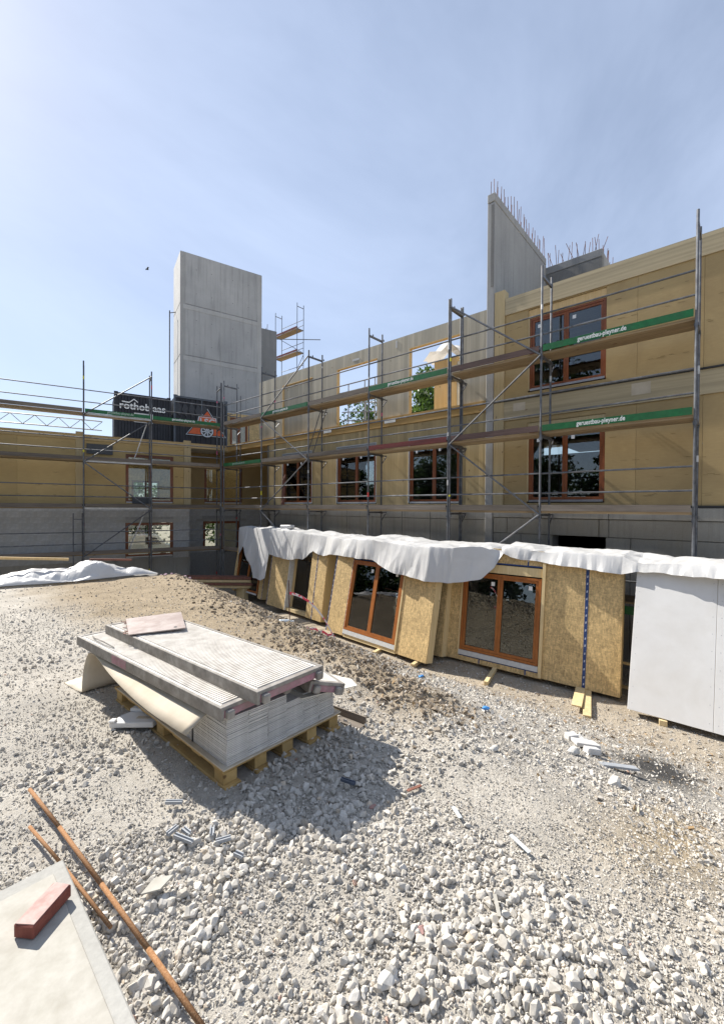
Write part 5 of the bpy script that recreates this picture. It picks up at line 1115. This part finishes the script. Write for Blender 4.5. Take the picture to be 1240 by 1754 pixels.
# ---------------------------------------------------------------- small things on the gravel
def G(x, y): return float(gz(x, y))
def small(name, mb, mat, label, cat, loc, group=None, bevel=0.0, smooth=False): return mesh(name, mb, mat, None, label=label, cat=cat, loc=loc, group=group, bevel=bevel, smooth=smooth)
FS = Fr((1.23, 3.86, 0.035), (0.28, -0.42, 0.05), (0.42, 0.28, 0.02), (0, 0, 1))
FO = thing('foam_piece', 'broken white foam moulding lying on the shaded gravel by the pallet', 'foam', (1.33, 3.7, 0.0))
mesh('base', MB().poly(FS, [(0, 0.01), (0.40, 0.0), (0.42, 0.17), (0.08, 0.22), (0.02, 0.14)], -0.02, 0.025), 'foam_white', FO, bevel=0.006)
mesh('rim', MB().poly(FS, [(0.06, 0.185), (0.42, 0.145), (0.425, 0.19), (0.07, 0.24)], 0.0255, 0.055).poly(FS, [(0, 0.0), (0.06, 0.0), (0.05, 0.05), (0.0, 0.05)], 0.0255, 0.045), 'foam_white', FO, bevel=0.006)
mesh('slot', MB().poly(FS, [(0.20, 0.07), (0.34, 0.06), (0.34, 0.10), (0.20, 0.11)], 0.0252, 0.0265), 'card_brown', FO)
AN = MB().bar((2.60, 2.95, 0.012), (2.66, 2.33, 0.012), 0.09, 0.012).bar((2.645, 2.95, 0.045), (2.705, 2.33, 0.045), 0.012, 0.075)
small('wooden_angle', AN, 'plank_gray', 'brown angled wooden strip on the gravel behind the pallet corner', 'timber', (2.65, 2.6, 0.02))
rod = [(0.62, 3.35, 0.045), (0.655, 2.82, 0.05), (0.69, 2.25, 0.045), (0.712, 1.77, 0.05), (0.73, 1.35, 0.05)]
small('rusty_rod', MB().path(rod, 0.0105, 9), 'rod_rust', 'long rusty steel rod on the gravel, the one farther from the slab', 'rod', (0.69, 2.2, 0.04), group='rusty rods at the bottom left', smooth=True)
small('rusty_rod', MB().path([(0.545, 2.95, 0.05), (0.592, 2.54, 0.05), (0.645, 1.99, 0.045)], 0.0085, 9), 'rod_rust', 'shorter rusty steel rod ending beside the concrete slab', 'rod', (0.6, 2.4, 0.04), group='rusty rods at the bottom left', smooth=True)
FK = Fr((0.60, 2.52, 0.0), (-0.03, -1.25, 0), (-1, 0.02, 0), (0, 0, 1))
SLB = thing('concrete_kerb', 'pale concrete slab with a lighter border at the bottom left edge', 'slab', (0.4, 2.0, 0.0))
mesh('slab', MB().fbox(FK, 0, 1.6, 0.0, 0.62, -0.08, 0.075), 'concrete_slab', SLB, bevel=0.006)
mesh('inner_face', MB().fbox(FK, 0.08, 1.5, 0.055, 0.6, 0.0755, 0.083), 'tile_pale', SLB, bevel=0.003)
FBR = Fr((0.565, 2.235, 0.085), (-0.35, -0.25, 0), (-0.25, 0.35, 0), (0, 0, 1))
BRK = thing('brick', 'red brick with a pale worn top lying on the slab at the bottom left', 'brick', (0.5, 2.2, 0.085))
mesh('body', MB().fbox(FBR, 0, 0.20, 0, 0.09, 0, 0.055), 'brick_red', BRK, bevel=0.005)
mesh('worn_top', MB().poly(FBR, [(0.006, 0.007), (0.192, 0.005), (0.196, 0.083), (0.10, 0.086), (0.004, 0.080)], 0.0551, 0.058), 'brick_face', BRK)
small('tile_fragment', MB().poly(Fr((0.79, 2.05, 0.045), (0.09, 0.01, 0.010), (0.02, -0.05, 0.004), (0, 0, 1)), [(0, 0), (0.045, 0.06), (0.125, 0.045), (0.085, -0.025)], 0, 0.008), 'tile_pale', 'flat pale tile fragment on the gravel beside the rods', 'tile', (0.83, 2.05, 0.04))
def spacer(x, y, ang, L_, label, mat='plastic_gray'):
    c, s = math.cos(ang), math.sin(ang); z = G(x, y)+0.028
    F = Fr((x, y, z), (c, s, 0.05), (-s, c, 0), (0, 0, 1)); mb = MB()
    mb.poly(F, [(-L_/2, -0.012), (L_/2, -0.012), (L_/2, -0.006), (-L_/2, -0.006)], 0, 0.018).poly(F, [(-L_/2, 0.006), (L_/2, 0.006), (L_/2, 0.012), (-L_/2, 0.012)], 0, 0.018).fbox(F, -L_/2, L_/2, -0.0058, 0.0058, 0.0, 0.007)
    small('plastic_channel', mb, mat, label, 'plastic channel', (x, y, z), group='grey plastic channel offcuts on the gravel')
spacer(1.18, 2.56, 2.4, 0.10, 'grey plastic channel offcut nearest the stack shadow at left'); spacer(1.07, 2.34, 0.2, 0.065, 'short grey plastic offcut left of the longest one')
spacer(1.085, 2.24, 1.95, 0.12, 'longest grey plastic offcut in the open gravel'); spacer(1.12, 2.28, 1.7, 0.06, 'small grey plastic offcut touching the longest one')
spacer(1.22, 2.18, 1.0, 0.06, 'grey plastic offcut at the shadow tip'); spacer(1.23, 2.08, -0.5, 0.08, 'grey plastic offcut just below the shadow tip'); spacer(1.23, 1.93, 1.9, 0.05, 'stubby grey plastic offcut with rusty end right of the others')
spacer(2.03, 1.90, 1.9, 0.10, 'dark grey plastic offcut inside the stack shadow', 'plastic_dark')
for (x, y, a, L_, lb) in ((2.28, 0.86, 1.2, 0.13, 'translucent plastic strip on the right hand gravel'), (2.26, 1.23, 1.0, 0.09, 'small pale strip on the gravel right of the shadow')):
    z = G(x, y)+0.03; c, s = math.cos(a), math.sin(a)
    small('plastic_strip', MB().fbox(Fr((x, y, z), (c, s, 0.03), (-s, c, 0), (0, 0, 1)), -L_/2, L_/2, -0.011, 0.011, 0, 0.004), 'plastic_clear', lb, 'plastic strip', (x, y, z))
x, y = 1.85, 0.80; small('wood_strip', MB().bar((x-.04, y-.03, G(x, y)+.03), (x+.045, y+.03, G(x, y)+.035), 0.016, 0.006), 'tile_pale', 'thin pale strip among the coarse gravel at the bottom', 'timber', (x, y, G(x, y)))
x, y = 2.30, 1.56; small('wood_strip', MB().bar((x-.05, y+.02, G(x, y)+.02), (x+.05, y-.02, G(x, y)+.025), 0.02, 0.006), 'red_plank', 'dark wooden chip on the gravel right of the pallet shadow', 'timber', (x, y, G(x, y)))
def one_rock(name, x, y, r, mat, label, cat='stone', squash=(1, 0.8, 0.7)):
    PV, PF_ = P80[int(RNG.integers(0, 14))]; V_ = PV*r; z = G(x, y)+r*0.35
    small(name, MB().add([(v[0]*squash[0]+x, v[1]*squash[1]+y, v[2]*squash[2]+z) for v in V_], [tuple(f) for f in PF_]), mat, label, cat, (x, y, z))
speck('stone_single', (0.44, 0.42, 0.38), (0.60, 0.585, 0.55), ns=25, rough=0.9); speck('stone_red', (0.33, 0.19, 0.165), (0.45, 0.28, 0.245), ns=25, rough=0.9)
one_rock('stone', 1.54, 1.01, 0.030, 'stone_red', 'reddish stone among the pale gravel near the bottom'); one_rock('stone', 2.0, 1.66, 0.026, 'stone_red', 'brownish stone at the edge of the stack shadow')
one_rock('stone', 1.30, 1.00, 0.045, 'stone_single', 'large grey stone left of the reddish one at the bottom')
# things on the slope
def slope(x0, y0, x1, y1): return [(x0, y0, G(x0, y0)), (x1, y1, G(x1, y1))]
x, y = 5.0, 1.20; z = G(x, y)
RBK = Fr((x, y, z+0.05), (0.6, -0.7, -0.12), (0.7, 0.6, -0.2), (0.2, 0.1, 1))
small('block_slab', MB().poly(RBK, [(-0.13, -0.09), (0.12, -0.10), (0.14, 0.09), (-0.10, 0.11)], -0.02, 0.018), 'gypsum_edge', 'flat white broken block slab on the slope near the black ash', 'rubble', (x, y, z), bevel=0.004)
small('block_piece', MB().fbox(Fr((5.10, 1.36, G(5.1, 1.36)), (0.7, -0.6, 0), (0.6, 0.7, 0), (0, 0, 1)), -0.06, 0.06, -0.045, 0.045, -0.01, 0.075), 'gypsum_edge', 'small cube of broken white block left of the flat slab', 'rubble', (5.1, 1.36, G(5.1, 1.36)), bevel=0.006)
one_rock('stone', 5.25, 1.27, 0.075, 'stone_single', 'round white lump behind the flat block slab', 'rubble'); one_rock('stone', 5.38, 1.35, 0.07, 'stone_single', 'second round lump behind the cube of white block', 'rubble')
small('block_bar', MB().bar((4.70, 1.12, G(4.7, 1.12)+0.04), (4.86, 1.04, G(4.86, 1.04)+0.05), 0.07, 0.06), 'gypsum_edge', 'short bar of white block below the flat slab', 'rubble', (4.75, 1.1, G(4.75, 1.1)), bevel=0.006)
one_rock('stone', 4.35, 1.14, 0.085, 'stone_single', 'pale boulder-like lump casting a shadow on the slope'); one_rock('stone', 3.95, 0.72, 0.075, 'stone_single', 'large pale stone above the ochre sand'); one_rock('stone', 3.2, 1.42, 0.05, 'stone_single', 'single stone on the bare patch right of the pallet')
small('plank_piece', MB().fbox(Fr((4.55, 0.80, G(4.55, .8)+0.03), (0.5, -0.55, -0.1), (0.5, 0.5, -.1), (0, 0, 1)), -0.17, 0.17, -0.04, 0.04, 0, 0.02), 'plastic_gray', 'flat grey strip lying at the rim of the black ash', 'strip', (4.55, .8, G(4.55, .8)))
x, y = 4.55, 2.12; z = G(x, y)
one_rock('plastic_bag', x, y, 0.055, 'plastic_blue', 'bright blue crumpled plastic on the littered slope', 'plastic', (1, 0.9, 0.8))
one_rock('plastic_bag', 5.0, 3.3, 0.05, 'plastic_blue', 'pale blue plastic scrap on the bank below the window element', 'plastic', (1.2, 0.7, 0.5))
bx, by = 4.44, 5.77; bz = G(bx, by)+0.04
BT = thing('plastic_bottle', 'clear plastic bottle lying on the brown bank', 'bottle', (bx, by, bz-0.04))
mb = MB(); prof = [(0, 0.001), (0, 0.032), (0.03, 0.036), (0.15, 0.036), (0.19, 0.02), (0.205, 0.013), (0.23, 0.013), (0.23, 0.001)]; d = Vector((0.75, -0.65, 0.0)).normalized(); a_ = Vector((0, 0, 1)); b_ = d.cross(a_)
mesh('body', mb.grid([[Vector((bx, by, bz)) + d*p + (a_*math.cos(t)+b_*math.sin(t))*r for t in [2*math.pi*k/12 for k in range(13)]] for p, r in prof]), 'plastic_clear', BT, smooth=True)
mesh('cap', MB().tube(Vector((bx, by, bz))+d*0.225, Vector((bx, by, bz))+d*0.245, 0.015, 10), 'letter_white', BT)
sx, sy = 5.02, 6.20; szz = G(sx, sy)
SK = thing('stake', 'thin rusty stake standing on the brow of the bank', 'stake', (sx, sy, szz))
mesh('rod', MB().tube((sx, sy, szz-0.1), (sx-0.02, sy+0.02, szz+0.80), 0.009, 6), 'rebar_rust', SK)
tp = []
for k in range(15):
    t = k/14; tp.append((sx-0.01+0.62*t*0.9, sy-0.70*t*0.9, szz+0.52*(1-t)**1.0*(1-0.1*math.sin(math.pi*t)) + 0.16*math.sin(math.pi*t) - 0.02*t + (G(sx+0.56*t, sy-0.63*t)-szz)*t + 0.02))
mb = MB(); mb.grid([[(p[0], p[1], p[2]+dz) for p in tp] for dz in (0, 0.05)])
mb.grid([[(tp[-1][0]-0.035*k*0.9+0.02*math.sin(k), tp[-1][1]+0.055*k*0.6, G(tp[-1][0]-0.031*k, tp[-1][1]+0.033*k)+0.03+0.02*math.sin(k*1.7)+dz) for k in range(12)] for dz in (0, 0.045)])
o = mesh('barrier_tape', mb, 'tape_rw', None, label='red and white barrier tape sagging from the stake to the ground', cat='tape', loc=(sx, sy, szz)); sdm = o.modifiers.new('t', 'SOLIDIFY'); sdm.thickness = 0.003
# white sheet heap at the left back
n1, n2 = 170, 80; P_ = []
o0 = Vector((LOX, LOY, 0)); ud = Vector((math.cos(PHI), math.sin(PHI), 0)); vd = Vector((-math.sin(PHI), math.cos(PHI), 0))
arr = []
for j in range(n2):
    for i in range(n1):
        a = -4.6+6.35*i/(n1-1); b = -9.15+1.9*j/(n2-1) + 0.30*max(0, a/1.7)
        t = j/(n2-1); hgt = math.sin(math.pi*min(1, max(0, t)))**0.6 * (0.40+0.14*math.sin(a*1.3+1)) * min(1, max(0, (1.75-a)/1.3))**0.7
        p = o0 + ud*a + vd*b; arr.append((p.x, p.y, hgt))
arr = np.array(arr); fx, fy = arr[:, 0], arr[:, 1]
arr[:, 2] = np.maximum(gz(fx, fy), -0.25)*1.0 + arr[:, 2]*(0.75+0.9*vn(fx, fy, 1.1, 71)*0.6) + np.clip(arr[:, 2]*5, 0, 1)*(0.34*facet(fx, fy, 1.5, 73, 0.4) + 0.16*facet(fx, fy, 3.6, 75, -0.6) + 0.05*facet(fx, fy, 8, 77, 0.8)) + 0.06
ii_ = (np.arange(n2-1)[:, None]*n1+np.arange(n1-1)[None]).ravel()
o = fast_mesh('plastic_sheet', arr, np.stack([ii_, ii_+1, ii_+n1+1, ii_+n1], -1), 'sheet_white', smooth=False, label='heap of crumpled white sheeting on the ground before the left scaffold', cat='plastic sheet')
def LP(s, off, z): p = o0 + ud*s + vd*off; return (p.x, p.y, z)
small('batten', MB().bar(LP(0.20, -8.6, 0.50), LP(1.15, -8.3, 0.40), 0.07, 0.05), 'red_plank', 'dark wooden batten lying on the crumpled white sheeting', 'timber', LP(0.7, -8.5, 0.4))
small('batten', MB().bar(LP(-1.6, -8.4, 0.62), LP(-0.25, -8.3, 0.50), 0.07, 0.06), 'fresh_wood', 'pale batten on the white sheeting at the left edge', 'timber', LP(-0.9, -8.4, 0.5))
mb = MB()
for k in range(9): s = 1.75+1.1*rnd.random(); e_ = rnd.uniform(.012, .03); q = LP(s, -8.8+rnd.uniform(-.1, .1), 0); mb.box(q[0]-e_, q[0]+e_, q[1]-e_, q[1]+e_, G(q[0], q[1]), G(q[0], q[1])+rnd.uniform(.01, .04))
small('foil_scraps', mb, 'foil_pink', 'pinkish foil scraps on the brow right of the white heap', 'scraps', LP(2.2, -8.75, -0.05))
# timber boards stacked in the pit by the corner
TB = thing('board_pile', 'low pile of dark timber boards in the pit at the building corner', 'timber', (9.6, 17.3, -2.2))
for k in range(4): mesh('board', MB().bar((8.2+rnd.uniform(-.1, .1), 18.3, -1.55+0.12*k), (10.6, 15.6+rnd.uniform(-.1, .1), -1.55+0.12*k), 0.5, 0.10), 'red_plank' if k % 2 else 'post_wood', TB)
for q in ((8.5, 18.0), (10.3, 15.95)): mesh('bearer', MB().box(q[0]-.1, q[0]+.1, q[1]-.3, q[1]+.3, -2.25, -1.61), 'post_wood', TB)

# ================================================================ trees
def tree(label, base, h, rx, rz, n, leaf=0.16, mat='leaf', zc=None, seed=0, clumps=60):
    r_ = np.random.default_rng(seed); t = thing('tree', label, 'tree', base, group='trees around the site')
    zc = h-rz if zc is None else zc; b = Vector(base); mb = MB(); top = b+Vector((0, 0, zc))
    pts = [b+Vector((r_.normal(0, .08)*k, r_.normal(0, .08)*k, zc*k/4)) for k in range(5)]
    for k in range(4): mb.tube(pts[k], pts[k+1], 0.26*(1-k*0.17)*h/12, 9, r1=0.26*(1-(k+1)*0.17)*h/12, caps=False)
    C_ = r_.normal(size=(clumps, 3)); C_ /= np.linalg.norm(C_, axis=1, keepdims=True); C_ *= (r_.random((clumps, 1))**0.4); C_ *= np.array([rx, rx, rz]); C_[:, 2] += zc
    for k in range(0, clumps, 3):
        p = Vector(C_[k]) + b; m_ = pts[2+int(r_.random()*2.9) if len(pts) > 4 else 2]; mid = (p+m_)/2 + Vector((0, 0, 0.12*rz))
        mb.tube(m_, mid, 0.07*h/12, 5, r1=0.045*h/12, caps=False); mb.tube(mid, p, 0.045*h/12, 5, r1=0.015, caps=False)
    mesh('trunk', mb, 'bark', t, smooth=True)
    k = r_.integers(0, clumps, n); rad = (rx*0.30)*(0.6+0.8*r_.random((clumps, 1)))[k]
    d = r_.normal(size=(n, 3)); d /= np.linalg.norm(d, axis=1, keepdims=True); c = C_[k] + d*rad*(r_.random((n, 1))**0.5)*np.array([1, 1, 0.75])
    nr = r_.normal(size=(n, 3)) + np.array([0, 0, 0.6]); nr /= np.linalg.norm(nr, axis=1, keepdims=True); u = np.cross(nr, r_.normal(size=(n, 3))); u /= np.linalg.norm(u, axis=1, keepdims=True); v = np.cross(nr, u)
    s = leaf*(0.55+0.8*r_.random((n, 1)))
    V_ = np.stack([c-u*s*0.5, c+v*s*0.38+nr*s*0.08, c+u*s*0.6, c-v*s*0.38+nr*s*0.08], 1).reshape(-1, 3)
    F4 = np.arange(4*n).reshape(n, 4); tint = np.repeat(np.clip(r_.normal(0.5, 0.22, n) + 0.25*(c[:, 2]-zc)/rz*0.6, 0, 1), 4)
    fast_mesh('crown', V_, F4, mat, tint=tint, parent=t)
tree('broad leafy tree behind the third upper opening', (24.0, 15.6, -2.2), 12.9, 3.2, 4.3, 15000, 0.22, seed=1)
tree('thinner leafy tree seen low through the second upper opening', (25.0, 21.6, -2.2), 13.2, 2.7, 3.4, 5200, 0.20, seed=2, clumps=46)
tree('tree whose top shows at the right end of the third opening', (21.5, 10.6, -2.2), 13.4, 1.8, 3.0, 5000, 0.20, seed=3, clumps=34)
tree('sunlit tree behind the low left building', (10.5, 38.0, -2.2), 7.6, 4.2, 4.2, 9000, 0.30, seed=4, zc=3.4)
tree('sunlit bushy tree farther left behind the low building', (3.0, 39.0, -2.2), 7.2, 4.0, 4.0, 7000, 0.30, seed=5, zc=3.2)
for k, (x, y, h, r_) in enumerate(((-8.5, 12.0, 15.5, 3.6), (-15, 4.5, 12, 4.2), (-13, 20.0, 13, 4.5), (-17, -4.0, 11, 4.5))):
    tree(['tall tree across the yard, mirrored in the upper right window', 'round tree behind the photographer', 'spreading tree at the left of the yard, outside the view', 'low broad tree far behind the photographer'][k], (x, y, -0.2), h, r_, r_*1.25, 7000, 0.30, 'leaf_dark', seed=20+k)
for k in range(9):
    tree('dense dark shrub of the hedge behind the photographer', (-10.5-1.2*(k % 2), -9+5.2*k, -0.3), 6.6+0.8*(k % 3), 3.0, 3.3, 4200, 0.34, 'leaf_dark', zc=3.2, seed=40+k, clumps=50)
for k in range(4):
    tree('sunlit hedge shrub behind the low left building, %s from the left' % ['first', 'second', 'third', 'fourth'][k], LP(-1.5+4.2*k, 17.5+0.8*(k % 2), -2.3), 6.9, 2.9, 3.2, 4200, 0.26, 'leaf', zc=3.4, seed=60+k, clumps=44)
# parked white van and pale yard behind the basement window
VN = thing('parked_van', 'white van seen through the lower left window', 'van', LP(3.6, 13.5, -2.2), PHI)
VF = lambda z: z
mb = MB(); Fv = Fr((-2.2, 0, 0.3), (1, 0, 0), (0, 0, 1), (0, -1, 0))
mesh('body', mb.poly(Fv, [(0, 0), (4.4, 0), (4.4, 0.75), (3.7, 0.95), (3.1, 1.65), (0.1, 1.7), (0, 1.5)], -1.7, 0), 'car_white', VN, local=True, bevel=0.04)
mesh('side_window', MB().poly(Fv, [(2.3, 0.95), (3.4, 0.95), (2.95, 1.5), (2.3, 1.5)], 0.001, 0.008), 'black_strip', VN, local=True)
for u in (0.8, 3.5): mesh('wheel', MB().tube((-2.2+u, -0.03, 0.33), (-2.2+u, 0.2, 0.33), 0.33, 18), 'black_strip', VN, local=True)

# a bird high over the tower
BD = thing('bird', 'small dark bird flying high in the sky left of the tower', 'bird', (18.77, 47.15, 26.98))
c = Vector((18.77, 47.15, 26.98)); mb = MB()
for k in range(6):
    t0, t1 = k/6, (k+1)/6; rr = lambda t: 0.005+0.055*math.sin(math.pi*min(1, t*1.05))**0.7
    mb.tube(c+Vector((0.36*(t0-0.5), -0.1*(t0-0.5), 0.02*t0)), c+Vector((0.36*(t1-0.5), -0.1*(t1-0.5), 0.02*t1)), rr(t0), 8, r1=rr(t1), caps=False)
mesh('body', mb, 'black_strip', BD, smooth=True)
for sg in (-1, 1):
    mesh('wing', MB().add([c+Vector((0.10, 0.02, 0.03)), c+Vector((-0.08, 0.04, 0.03)), c+Vector((-0.06, sg*0.26, 0.16)), c+Vector((-0.02+0.04, sg*0.42, 0.10)), c+Vector((0.10, sg*0.2, 0.15)), c+Vector((0.0, sg*0.2, 0.125))], [(0, 1, 5), (0, 5, 4), (1, 2, 5), (5, 2, 3), (5, 3, 4)]), 'black_strip', BD)
